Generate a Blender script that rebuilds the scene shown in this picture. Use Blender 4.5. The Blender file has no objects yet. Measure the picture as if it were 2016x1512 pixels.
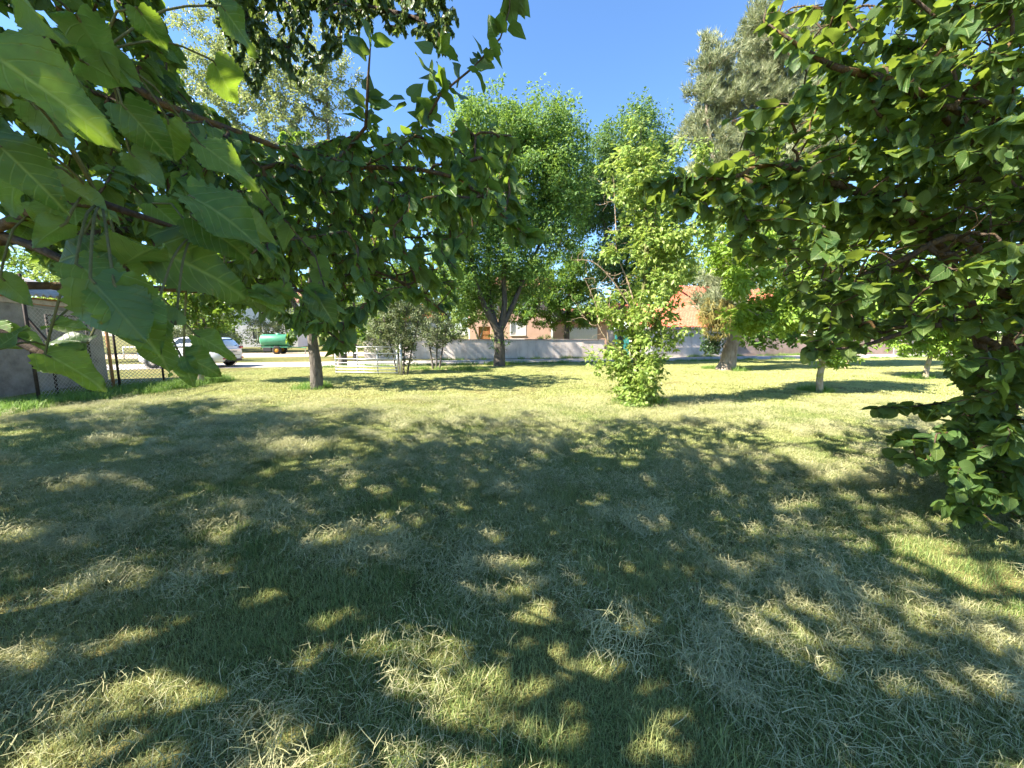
import bpy, math, random
import numpy as np
from mathutils import Vector, Matrix

R = math.radians
scene = bpy.context.scene
COL = scene.collection

# ------------------------------------------------------------------ camera
FPX, HOR, CAMH = 757.0, 658.0, 1.60          # focal length / horizon row in 2016 px photo units
PITCH = math.atan((756 - HOR) / FPX)
cam_d = bpy.data.cameras.new('camera')
cam_d.sensor_width = 36.0
cam_d.lens = FPX / 2016 * 36.0
cam_d.clip_start = 0.02
cam_d.clip_end = 2000
cam = bpy.data.objects.new('camera', cam_d)
COL.objects.link(cam)
cam.location = (0, 0, CAMH)
cam.rotation_euler = (math.pi / 2 - PITCH, 0, 0)
scene.camera = cam

# ------------------------------------------------------------------ light
SUN_DIR = Vector((0.69, 0.28, -0.70)).normalized()      # direction the light travels
SUN_EL = math.asin(-SUN_DIR.z)
w = bpy.data.worlds.new('World')
scene.world = w
w.use_nodes = True
nt = w.node_tree
nt.nodes.clear()
sky = nt.nodes.new('ShaderNodeTexSky')
sky.sky_type = 'NISHITA'
sky.sun_disc = False
sky.sun_elevation = SUN_EL
sky.sun_rotation = math.atan2(-SUN_DIR.x, -SUN_DIR.y)
sky.air_density = 1.0
sky.dust_density = 0.0
sky.ozone_density = 6.0
bgn = nt.nodes.new('ShaderNodeBackground')
bgn.inputs[1].default_value = 0.082
out = nt.nodes.new('ShaderNodeOutputWorld')
hsv = nt.nodes.new('ShaderNodeHueSaturation')
hsv.inputs['Saturation'].default_value = 1.05
nt.links.new(sky.outputs[0], hsv.inputs['Color'])
nt.links.new(hsv.outputs[0], bgn.inputs[0])
nt.links.new(bgn.outputs[0], out.inputs[0])
sun_d = bpy.data.lights.new('sun', 'SUN')
sun_d.energy = 5.0
sun_d.angle = R(0.55)
sun_d.color = (1.0, 0.92, 0.78)
sun = bpy.data.objects.new('sun', sun_d)
COL.objects.link(sun)
sun.rotation_euler = SUN_DIR.to_track_quat('-Z', 'Y').to_euler()
sun.location = (-20, -7, 25)
scene.view_settings.view_transform = 'Standard'
scene.view_settings.look = 'None'
scene.view_settings.exposure = 2.15
scene.view_settings.gamma = 1.0
scene.view_settings.use_curve_mapping = False
scene.render.engine = 'CYCLES'
scene.cycles.max_bounces = 6
scene.cycles.diffuse_bounces = 3
scene.cycles.transmission_bounces = 6
scene.cycles.transparent_max_bounces = 8
scene.cycles.use_denoising = True
scene.cycles.use_adaptive_sampling = True
scene.cycles.adaptive_threshold = 0.02

# ------------------------------------------------------------------ pixel helpers (photo units -> world)
CF = np.array([0, math.cos(PITCH), -math.sin(PITCH)])
CU = np.array([0, math.sin(PITCH), math.cos(PITCH)])
def ray(px, py):
    return np.array([(px - 1008) / FPX, 0, 0]) + CU * (-(py - 756) / FPX) + CF
def P(px, py, d):
    v = ray(px, py)
    p = v / v[1] * d
    return np.array([p[0], p[1], p[2] + CAMH])
def G(px, py):
    v = ray(px, py)
    p = v * (CAMH / -v[2])
    return np.array([p[0], p[1], 0.0])
def project(p):
    p = np.atleast_2d(p) - np.array([0, 0, CAMH])
    z = p @ CF
    zz = np.where(z > 0.02, z, 1e-6)
    return np.stack([1008 + FPX * p[:, 0] / zz, 756 - FPX * (p @ CU) / zz, z], 1)
def in_poly(xy, poly):
    x, y = xy[:, 0], xy[:, 1]
    c = np.zeros(len(x), bool)
    n = len(poly)
    for i in range(n):
        x0, y0 = poly[i]; x1, y1 = poly[(i + 1) % n]
        if y0 == y1: continue
        t = ((y0 > y) != (y1 > y)) & (x < (x1 - x0) * (y - y0) / (y1 - y0) + x0)
        c ^= t
    return c

# ------------------------------------------------------------------ material helpers
def new_mat(name):
    m = bpy.data.materials.new(name)
    m.use_nodes = True
    m.node_tree.nodes.clear()
    return m, m.node_tree.nodes, m.node_tree.links
def N(nodes, t, **kw):
    n = nodes.new(t)
    for k, v in kw.items():
        if k.startswith('i_'):
            n.inputs[k[2:].replace('_', ' ')].default_value = v
        else:
            setattr(n, k, v)
    return n
def c4(c): return (c[0], c[1], c[2], 1.0)
def ramp(nodes, stops):
    r = nodes.new('ShaderNodeValToRGB')
    e = r.color_ramp.elements
    while len(e) < len(stops): e.new(0.5)
    for i, (p, c) in enumerate(stops):
        e[i].position = p
        e[i].color = c4(c) if len(c) == 3 else c
    return r
def surf(name, cols, scale=4.0, rough=0.8, bump=0.3, bscale=40.0, metallic=0.0, stretch=(1, 1, 1), detail=6.0, dist=0.02, spec=0.3, coord='Object'):
    m, n, l = new_mat(name)
    tc = N(n, 'ShaderNodeTexCoord')
    mp = N(n, 'ShaderNodeMapping'); mp.inputs['Scale'].default_value = stretch
    l.new(tc.outputs[coord], mp.inputs[0])
    t = N(n, 'ShaderNodeTexNoise', i_Scale=scale, i_Detail=detail, i_Roughness=0.65)
    l.new(mp.outputs[0], t.inputs['Vector'])
    k = len(cols)
    r = ramp(n, [(0.3 + 0.4 * i / max(1, k - 1), c) for i, c in enumerate(cols)])
    l.new(t.outputs[0], r.inputs[0])
    p = N(n, 'ShaderNodeBsdfPrincipled', i_Roughness=rough, i_Metallic=metallic)
    p.inputs['Specular IOR Level'].default_value = spec
    l.new(r.outputs[0], p.inputs['Base Color'])
    if bump:
        t2 = N(n, 'ShaderNodeTexNoise', i_Scale=bscale, i_Detail=5.0)
        l.new(mp.outputs[0], t2.inputs['Vector'])
        b = N(n, 'ShaderNodeBump', i_Strength=bump, i_Distance=dist)
        l.new(t2.outputs[0], b.inputs['Height'])
        l.new(b.outputs[0], p.inputs['Normal'])
    o = N(n, 'ShaderNodeOutputMaterial')
    l.new(p.outputs[0], o.inputs[0])
    return m
def plain(name, col, rough=0.5, metallic=0.0, spec=0.5, coat=0.0):
    m = surf(name, [tuple(c * 0.9 for c in col), col], scale=8, rough=rough, bump=0, metallic=metallic, spec=spec)
    for nn in m.node_tree.nodes:
        if nn.type == 'BSDF_PRINCIPLED': nn.inputs['Coat Weight'].default_value = coat
    return m
def leaf_mat(name, cols, under=None, trans=(0.30, 0.42, 0.05), tf=0.4, rough=0.5, spec=0.35, veins=False, big=0.0):
    """leaf: per-leaf colour from cols, paler underside, light passing through; veins drawn along the leaf's own UV"""
    m, n, l = new_mat(name)
    geo = N(n, 'ShaderNodeNewGeometry')
    oi = N(n, 'ShaderNodeObjectInfo')
    ad = N(n, 'ShaderNodeMath', operation='ADD')
    l.new(geo.outputs['Random Per Island'], ad.inputs[0]); l.new(oi.outputs['Random'], ad.inputs[1])
    fr = N(n, 'ShaderNodeMath', operation='FRACT'); l.new(ad.outputs[0], fr.inputs[0])
    k = len(cols)
    r = ramp(n, [(i / max(1, k - 1), c) for i, c in enumerate(cols)])
    l.new(fr.outputs[0], r.inputs[0])
    col = r.outputs[0]
    if veins:
        uv = N(n, 'ShaderNodeUVMap')
        sp = N(n, 'ShaderNodeSeparateXYZ'); l.new(uv.outputs[0], sp.inputs[0])
        cx = N(n, 'ShaderNodeMath', operation='SUBTRACT'); l.new(sp.outputs[0], cx.inputs[0]); cx.inputs[1].default_value = 0.5
        ab = N(n, 'ShaderNodeMath', operation='ABSOLUTE'); l.new(cx.outputs[0], ab.inputs[0])
        mid = N(n, 'ShaderNodeMapRange'); l.new(ab.outputs[0], mid.inputs[0])
        mid.inputs[1].default_value = 0.008; mid.inputs[2].default_value = 0.03; mid.inputs[3].default_value = 1; mid.inputs[4].default_value = 0
        # side veins: v - 0.75*|u| repeated
        q1 = N(n, 'ShaderNodeMath', operation='MULTIPLY_ADD'); l.new(ab.outputs[0], q1.inputs[0]); q1.inputs[1].default_value = 1.1; q1.inputs[2].default_value = 0.5
        a1 = N(n, 'ShaderNodeMath', operation='MULTIPLY'); l.new(ab.outputs[0], a1.inputs[0]); l.new(q1.outputs[0], a1.inputs[1])
        a2 = N(n, 'ShaderNodeMath', operation='SUBTRACT'); l.new(sp.outputs[1], a2.inputs[0]); l.new(a1.outputs[0], a2.inputs[1])
        a3 = N(n, 'ShaderNodeMath', operation='MULTIPLY'); l.new(a2.outputs[0], a3.inputs[0]); a3.inputs[1].default_value = 7.0
        a4 = N(n, 'ShaderNodeMath', operation='PINGPONG'); l.new(a3.outputs[0], a4.inputs[0]); a4.inputs[1].default_value = 0.5
        sv = N(n, 'ShaderNodeMapRange'); l.new(a4.outputs[0], sv.inputs[0])
        sv.inputs[1].default_value = 0.02; sv.inputs[2].default_value = 0.09; sv.inputs[3].default_value = 0.65; sv.inputs[4].default_value = 0
        mx = N(n, 'ShaderNodeMath', operation='MAXIMUM'); l.new(mid.outputs[0], mx.inputs[0]); l.new(sv.outputs[0], mx.inputs[1])
        half = N(n, 'ShaderNodeMath', operation='MULTIPLY'); l.new(mx.outputs[0], half.inputs[0]); half.inputs[1].default_value = 0.55
        vm = N(n, 'ShaderNodeMixRGB'); l.new(half.outputs[0], vm.inputs[0]); l.new(col, vm.inputs[1]); vm.inputs[2].default_value = (0.26, 0.34, 0.12, 1)
        # mottling
        no = N(n, 'ShaderNodeTexNoise', i_Scale=9.0, i_Detail=5.0); l.new(uv.outputs[0], no.inputs['Vector'])
        mr = N(n, 'ShaderNodeMapRange'); l.new(no.outputs[0], mr.inputs[0]); mr.inputs[3].default_value = 0.45; mr.inputs[4].default_value = 1.5
        mu = N(n, 'ShaderNodeMixRGB', blend_type='MULTIPLY'); mu.inputs[0].default_value = 1
        l.new(vm.outputs[0], mu.inputs[1]); l.new(mr.outputs[0], mu.inputs[2])
        col = mu.outputs[0]
        # blemishes: small brown and yellowed spots
        wn = N(n, 'ShaderNodeVectorMath', operation='ADD'); l.new(uv.outputs[0], wn.inputs[0]); l.new(oi.outputs['Location'], wn.inputs[1])
        n2 = N(n, 'ShaderNodeTexNoise', i_Scale=14.0, i_Detail=3.0); l.new(wn.outputs[0], n2.inputs['Vector'])
        r2 = ramp(n, [(0.66, (0, 0, 0)), (0.72, (1, 1, 1))]); l.new(n2.outputs[0], r2.inputs[0])
        bm = N(n, 'ShaderNodeMixRGB'); l.new(r2.outputs[0], bm.inputs[0]); l.new(col, bm.inputs[1]); bm.inputs[2].default_value = (0.16, 0.13, 0.04, 1)
        col = bm.outputs[0]
    if under is not None:
        um = N(n, 'ShaderNodeMixRGB'); l.new(geo.outputs['Backfacing'], um.inputs[0])
        mf = N(n, 'ShaderNodeMath', operation='MULTIPLY'); l.new(geo.outputs['Backfacing'], mf.inputs[0]); mf.inputs[1].default_value = 0.7
        l.new(mf.outputs[0], um.inputs[0])
        l.new(col, um.inputs[1]); um.inputs[2].default_value = c4(under)
        col = um.outputs[0]
    p = N(n, 'ShaderNodeBsdfPrincipled', i_Roughness=rough)
    p.inputs['Specular IOR Level'].default_value = spec
    l.new(col, p.inputs['Base Color'])
    if veins:
        b = N(n, 'ShaderNodeBump', i_Strength=0.5, i_Distance=0.004)
        l.new(mx.outputs[0], b.inputs['Height']); b.invert = True
        l.new(b.outputs[0], p.inputs['Normal'])
    tr = N(n, 'ShaderNodeBsdfTranslucent')
    tm = N(n, 'ShaderNodeMixRGB', blend_type='MIX'); tm.inputs[0].default_value = 0.62
    l.new(col, tm.inputs[1]); tm.inputs[2].default_value = c4(trans)
    l.new(tm.outputs[0], tr.inputs[0])
    ms = N(n, 'ShaderNodeMixShader'); ms.inputs[0].default_value = tf
    l.new(p.outputs[0], ms.inputs[1]); l.new(tr.outputs[0], ms.inputs[2])
    o = N(n, 'ShaderNodeOutputMaterial'); l.new(ms.outputs[0], o.inputs[0])
    return m

def bark(name, cols, scale=14, lichen=None):
    m, n, l = new_mat(name)
    tc = N(n, 'ShaderNodeTexCoord')
    mp = N(n, 'ShaderNodeMapping'); mp.inputs['Scale'].default_value = (1, 1, 0.35)
    l.new(tc.outputs['Object'], mp.inputs[0])
    v = N(n, 'ShaderNodeTexVoronoi', i_Scale=scale, feature='DISTANCE_TO_EDGE'); l.new(mp.outputs[0], v.inputs['Vector'])
    t = N(n, 'ShaderNodeTexNoise', i_Scale=scale * 0.9, i_Detail=8.0, i_Roughness=0.7); l.new(mp.outputs[0], t.inputs['Vector'])
    k = len(cols)
    r = ramp(n, [(0.32 + 0.36 * i / max(1, k - 1), c) for i, c in enumerate(cols)]); l.new(t.outputs[0], r.inputs[0])
    col = r.outputs[0]
    if lichen:
        t3 = N(n, 'ShaderNodeTexNoise', i_Scale=scale * 0.45, i_Detail=6.0); l.new(tc.outputs['Object'], t3.inputs['Vector'])
        r3 = ramp(n, [(0.5, (0, 0, 0)), (0.6, (1, 1, 1))]); l.new(t3.outputs[0], r3.inputs[0])
        mx = N(n, 'ShaderNodeMixRGB'); l.new(r3.outputs[0], mx.inputs[0]); l.new(col, mx.inputs[1]); mx.inputs[2].default_value = c4(lichen)
        col = mx.outputs[0]
    p = N(n, 'ShaderNodeBsdfPrincipled', i_Roughness=0.9); p.inputs['Specular IOR Level'].default_value = 0.15
    l.new(col, p.inputs['Base Color'])
    ad = N(n, 'ShaderNodeMath', operation='ADD'); l.new(v.outputs['Distance'], ad.inputs[0]); l.new(t.outputs[0], ad.inputs[1])
    b = N(n, 'ShaderNodeBump', i_Strength=0.9, i_Distance=0.03); l.new(ad.outputs[0], b.inputs['Height']); l.new(b.outputs[0], p.inputs['Normal'])
    o = N(n, 'ShaderNodeOutputMaterial'); l.new(p.outputs[0], o.inputs[0])
    return m

# ------------------------------------------------------------------ mesh helpers
def np_mesh(name, V, F, mat=None, smooth=False, uv=None):
    """V (n,3); F list of (k,3)/(k,4) int arrays; uv per vertex (n,2)"""
    me = bpy.data.meshes.new(name)
    V = np.asarray(V, np.float32)
    me.vertices.add(len(V)); me.vertices.foreach_set('co', V.ravel())
    if not isinstance(F, list): F = [F]
    F = [np.asarray(f, np.int32) for f in F if len(f)]
    loops = np.concatenate([f.ravel() for f in F])
    sizes = np.concatenate([np.full(len(f), f.shape[1], np.int32) for f in F])
    starts = np.concatenate([[0], np.cumsum(sizes)[:-1]]).astype(np.int32)
    me.loops.add(len(loops)); me.loops.foreach_set('vertex_index', loops)
    me.polygons.add(len(sizes)); me.polygons.foreach_set('loop_start', starts)
    try: me.polygons.foreach_set('loop_total', sizes)
    except Exception: pass
    if uv is not None:
        ul = me.uv_layers.new(name='UVMap')
        ul.data.foreach_set('uv', np.asarray(uv, np.float32)[loops].ravel())
    me.update(calc_edges=True)
    me.polygons.foreach_set('use_smooth', np.full(len(sizes), bool(smooth)))
    me.validate()
    if mat: me.materials.append(mat)
    return me
def link(name, me, parent=None, loc=None, kind=None, label=None, cat=None, group=None):
    o = bpy.data.objects.new(name, me)
    COL.objects.link(o)
    if parent is not None: o.parent = parent
    if loc is not None: o.location = loc
    if kind: o['kind'] = kind
    if label: o['label'] = label
    if cat: o['category'] = cat
    if group: o['group'] = group
    return o
def thing(name, label, cat, loc=(0, 0, 0), rotz=0.0, group=None):
    o = link(name, None, None, loc, None, label, cat, group)
    o.empty_display_size = 0.2
    o.rotation_euler = (0, 0, rotz)
    return o

class MB:
    def __init__(s): s.v = []; s.f3 = []; s.f4 = []; s.n = 0
    def add(s, V, F):
        V = np.asarray(V, float)
        for f in F:
            (s.f3 if len(f) == 3 else s.f4).append([i + s.n for i in f])
        s.v.append(V); s.n += len(V)
        return s
    def box(s, lo, hi, bev=0.0):
        x0, y0, z0 = lo; x1, y1, z1 = hi
        if bev <= 0:
            V = [(x0, y0, z0), (x1, y0, z0), (x1, y1, z0), (x0, y1, z0), (x0, y0, z1), (x1, y0, z1), (x1, y1, z1), (x0, y1, z1)]
            return s.add(V, [(0, 3, 2, 1), (4, 5, 6, 7), (0, 1, 5, 4), (1, 2, 6, 5), (2, 3, 7, 6), (3, 0, 4, 7)])
        b = min(bev, (x1 - x0) / 2.1, (y1 - y0) / 2.1, (z1 - z0) / 2.1)
        def ring(i, z):
            return [(x0 + b * (1 - i) + 0, y0, z)] and [
                (x0 + i, y0 + i, z)]
        rings = []
        for ins, z in ((b, z0), (0, z0 + b), (0, z1 - b), (b, z1)):
            a0, a1, c0, c1 = x0 + ins, x1 - ins, y0 + ins, y1 - ins
            q = b * 0.6
            rings.append([(a0 + q, c0, z), (a1 - q, c0, z), (a1, c0 + q, z), (a1, c1 - q, z), (a1 - q, c1, z), (a0 + q, c1, z), (a0, c1 - q, z), (a0, c0 + q, z)])
        V = [p for r_ in rings for p in r_]
        F = []
        for k in range(3):
            for i in range(8):
                j = (i + 1) % 8
                F.append((k * 8 + i, k * 8 + j, k * 8 + 8 + j, k * 8 + 8 + i))
        for base, rev in ((0, True), (24, False)):
            q = [(0, 1, 2, 3), (0, 3, 4, 7), (4, 5, 6, 7)]
            for a in q:
                a = tuple(base + i for i in a)
                F.append(a[::-1] if rev else a)
        return s.add(V, F)
    def tube(s, pts, rad, k=6, caps=True):
        V, F = tube_arrays(np.asarray(pts, float), rad, k)
        s.add(V, F)
        if caps:
            n = len(pts)
            c0 = len(V) if False else None
            s.add([pts[0], pts[-1]], [])
            b = s.n - 2 - len(V)
            for i in range(k):
                j = (i + 1) % k
                s.f3.append([b + j, b + i, s.n - 2])
                s.f3.append([b + (n - 1) * k + i, b + (n - 1) * k + j, s.n - 1])
        return s
    def disc(s, c, axis, r, k=16):
        axis = np.asarray(axis, float); axis /= np.linalg.norm(axis)
        a = np.cross(axis, [0, 0, 1.0])
        if np.linalg.norm(a) < 1e-3: a = np.array([1.0, 0, 0])
        a /= np.linalg.norm(a); b = np.cross(axis, a)
        th = np.arange(k) / k * 2 * np.pi
        V = np.vstack([np.asarray(c) + r * (np.outer(np.cos(th), a) + np.outer(np.sin(th), b)), [c]])
        return s.add(V, [(i, (i + 1) % k, k) for i in range(k)])
    def lathe(s, c, axis, prof, k=20):
        """prof: list of (distance along axis, radius)"""
        axis = np.asarray(axis, float); axis /= np.linalg.norm(axis)
        a = np.cross(axis, [0, 0, 1.0])
        if np.linalg.norm(a) < 1e-3: a = np.array([1.0, 0, 0])
        a /= np.linalg.norm(a); b = np.cross(axis, a)
        th = np.arange(k) / k * 2 * np.pi
        cs = np.outer(np.cos(th), a) + np.outer(np.sin(th), b)
        V = np.vstack([np.asarray(c) + axis * d + r * cs for d, r in prof])
        F = []
        for q in range(len(prof) - 1):
            for i in range(k):
                j = (i + 1) % k
                F.append((q * k + i, q * k + j, q * k + k + j, q * k + k + i))
        return s.add(V, F)
    def mesh(s, name, mat=None, smooth=False):
        F = []
        if s.f3: F.append(np.array(s.f3))
        if s.f4: F.append(np.array(s.f4))
        return np_mesh(name, np.vstack(s.v), F, mat, smooth)
    def obj(s, name, mat, parent=None, smooth=False, **kw):
        return link(name, s.mesh(name, mat, smooth), parent, **kw)

def tube_arrays(pts, rad, k):
    n = len(pts)
    rad = np.broadcast_to(np.asarray(rad, float), (n,))
    d = np.gradient(pts, axis=0)
    d /= np.linalg.norm(d, axis=1)[:, None] + 1e-9
    a = np.cross(d[0], [0.31, 0.17, 0.93])
    if np.linalg.norm(a) < 1e-3: a = np.cross(d[0], [1.0, 0, 0])
    a /= np.linalg.norm(a)
    th = np.arange(k) / k * 2 * np.pi
    V = np.empty((n * k, 3))
    for i in range(n):
        a = a - d[i] * (a @ d[i]); a /= np.linalg.norm(a) + 1e-9
        b = np.cross(d[i], a)
        V[i * k:(i + 1) * k] = pts[i] + rad[i] * (np.outer(np.cos(th), a) + np.outer(np.sin(th), b))
    F = []
    for i in range(n - 1):
        for j in range(k):
            q = (j + 1) % k
            F.append((i * k + j, i * k + q, (i + 1) * k + q, (i + 1) * k + j))
    return V, F

# ------------------------------------------------------------------ leaf templates  (x across, y along 0..1, z normal) + uv
def strip_leaf(rows, fold=0.25, curl=0.2, sub=2, wav=0.0, ph=0.0):
    """rows: list of (y, halfwidth[, y shift at edge])"""
    V, UV = [], []
    F4, F3 = [], []
    cols = list(range(-sub, sub + 1))
    for r_ in rows:
        y, hw = r_[0], r_[1]; ys = r_[2] if len(r_) > 2 else 0.0
        for c in cols:
            u = c / sub
            x = u * hw
            yy = y + ys * abs(u) ** 1.5
            z = -abs(x) * fold * (1 - 0.3 * abs(u)) * -1 - curl * yy * yy + wav * math.sin(9 * yy + ph + 2 * u) * abs(u)
            V.append((x, yy, z)); UV.append((0.5 + x, yy))
    k = len(cols)
    for i in range(len(rows) - 1):
        for j in range(k - 1):
            F4.append((i * k + j, i * k + j + 1, (i + 1) * k + j + 1, (i + 1) * k + j))
    return np.array(V), [np.array(F4)], np.array(UV)
def ovate(t, wmax, peak=0.35, tipp=1.0):
    return wmax * (math.sin(math.pi * min(1, t) ** (math.log(0.5) / math.log(peak)))) ** 0.8 * (1 if t < peak else (1 - 0.12 * (t - peak)))
def serrate_rows(n, wmax, peak, cordate=0.06, tooth=0.045):
    rows = []
    for i in range(n + 1):
        t = i / n
        hw = ovate(min(t + 0.025, 0.995), wmax, peak)
        if i == n: hw = 0.004
        else: hw *= 1 + (tooth if i % 2 else -tooth)
        rows.append((t, hw, (-cordate * (1 - t) ** 3) + ((-0.03 if i % 2 else 0.01) if n > 20 else (-.012 if i % 2 else 0))))
    return rows
def mulberry_hero(seed):
    rnd = random.Random(seed)
    return strip_leaf(serrate_rows(30, 0.37 + rnd.uniform(-.03, .04), 0.32, 0.10, 0.06), fold=rnd.uniform(.1, .5), curl=rnd.uniform(.05, .45), sub=3, wav=0.09, ph=rnd.uniform(0, 6))
def leaf_mid(seed, wmax=0.36, peak=0.33, cord=0.08, n=8):
    rnd = random.Random(seed)
    return strip_leaf(serrate_rows(n, wmax + rnd.uniform(-.03, .04), peak, cord, 0.02), fold=rnd.uniform(.1, .5), curl=rnd.uniform(.0, .4), sub=1, wav=0.05, ph=rnd.uniform(0, 6))
def leaf_low(wmax=0.36, fold=0.3, curl=0.25, peak=0.35):
    return strip_leaf([(0.0, 0.12 * wmax), (0.15, wmax * 0.82, -0.08), (0.5, wmax * 0.95), (1.0, 0.01)], fold, curl, 1)
def leaf_quad(wmax=0.25, curl=0.2):
    V = np.array([(0, 0, 0), (wmax, 0.42, 0.02), (0, 1, -curl), (-wmax, 0.42, 0.02)])
    return V, [np.array([(0, 1, 2), (0, 2, 3)])], V[:, :2] + [0.5, 0]
def compound(nl=7, ll=0.42, lw=0.16, droop=0.35, tri=False, seed=0):
    rnd = random.Random(seed)
    V, F, UV = [], [], []
    pairs = nl // 2
    spots = [(0.30 + 0.6 * i / max(1, pairs - 1 if pairs > 1 else 1), s) for i in range(pairs) for s in (-1, 1)] + [(0.85, 0)]
    for y, s in spots:
        b = np.array([0, y, -droop * y * y * 0.6])
        ang = s * R(rnd.uniform(50, 72)) if s else R(rnd.uniform(-12, 12))
        L = ll * rnd.uniform(.85, 1.12)
        d = np.array([math.sin(ang), math.cos(ang), -rnd.uniform(.15, .7)]); d /= np.linalg.norm(d)
        sd = np.array([math.cos(ang), -math.sin(ang), rnd.uniform(-.3, .3)])
        i0 = len(V)
        for q, (ty, tx) in enumerate(((0, 0), (.42, 1), (1, 0), (.42, -1))):
            dz = -0.22 * ty * ty * L
            V.append(b + d * ty * L + sd * tx * lw * L * 1.1 + np.array([0, 0, dz])); UV.append((0.5 + tx * .3, ty))
        F += [(i0, i0 + 1, i0 + 2), (i0, i0 + 2, i0 + 3)]
    # rachis
    i0 = len(V)
    for y, wd in ((0, .012), (0.9, .006)):
        V.append(np.array([wd, y, -droop * y * y * .6])); V.append(np.array([-wd, y, -droop * y * y * .6])); UV += [(.5, y), (.5, y)]
    F += [(i0, i0 + 2, i0 + 3), (i0, i0 + 3, i0 + 1)]
    return np.array(V), [np.array(F)], np.array(UV)

def leaf_frames(rng, pos, tw, along=0.5, side=0.8, down=0.3, up=0.7, outw=None, jitter=0.5):
    n = len(pos)
    rv = rng.normal(size=(n, 3))
    per = rv - tw * (rv * tw).sum(1)[:, None]; per /= np.linalg.norm(per, axis=1)[:, None] + 1e-9
    d = tw * along + per * side + np.array([0, 0, -1.0]) * down
    if outw is not None: d = d + outw * 0.5
    d /= np.linalg.norm(d, axis=1)[:, None] + 1e-9
    nn = np.array([0, 0, 1.0]) * up + rng.normal(size=(n, 3)) * jitter
    if outw is not None: nn = nn + outw * 0.4
    nn = nn - d * (nn * d).sum(1)[:, None]; nn /= np.linalg.norm(nn, axis=1)[:, None] + 1e-9
    return d, nn
def leaves_mesh(name, rng, pos, d, nn, L, templates, mat, base=(0, 0, 0), smooth=False):
    side = np.cross(d, nn)
    pick = rng.integers(0, len(templates), len(pos))
    Vs, Fs3, Fs4, UVs, off = [], [], [], [], 0
    for ti, (TV, TF, TUV) in enumerate(templates):
        m = pick == ti
        k = m.sum()
        if k == 0: continue
        V = pos[m][:, None, :] + L[m][:, None, None] * (TV[None, :, 0:1] * side[m][:, None, :] + TV[None, :, 1:2] * d[m][:, None, :] + TV[None, :, 2:3] * nn[m][:, None, :])
        nv = len(TV)
        o = off + np.arange(k)[:, None, None] * nv
        for f in TF:
            g = (f[None] + o).reshape(-1, f.shape[1])
            (Fs3 if f.shape[1] == 3 else Fs4).append(g)
        Vs.append(V.reshape(-1, 3)); UVs.append(np.tile(TUV, (k, 1))); off += k * nv
    F = []
    if Fs3: F.append(np.vstack(Fs3))
    if Fs4: F.append(np.vstack(Fs4))
    return np_mesh(name, np.vstack(Vs) - np.asarray(base), F, mat, smooth, np.vstack(UVs))

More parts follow.
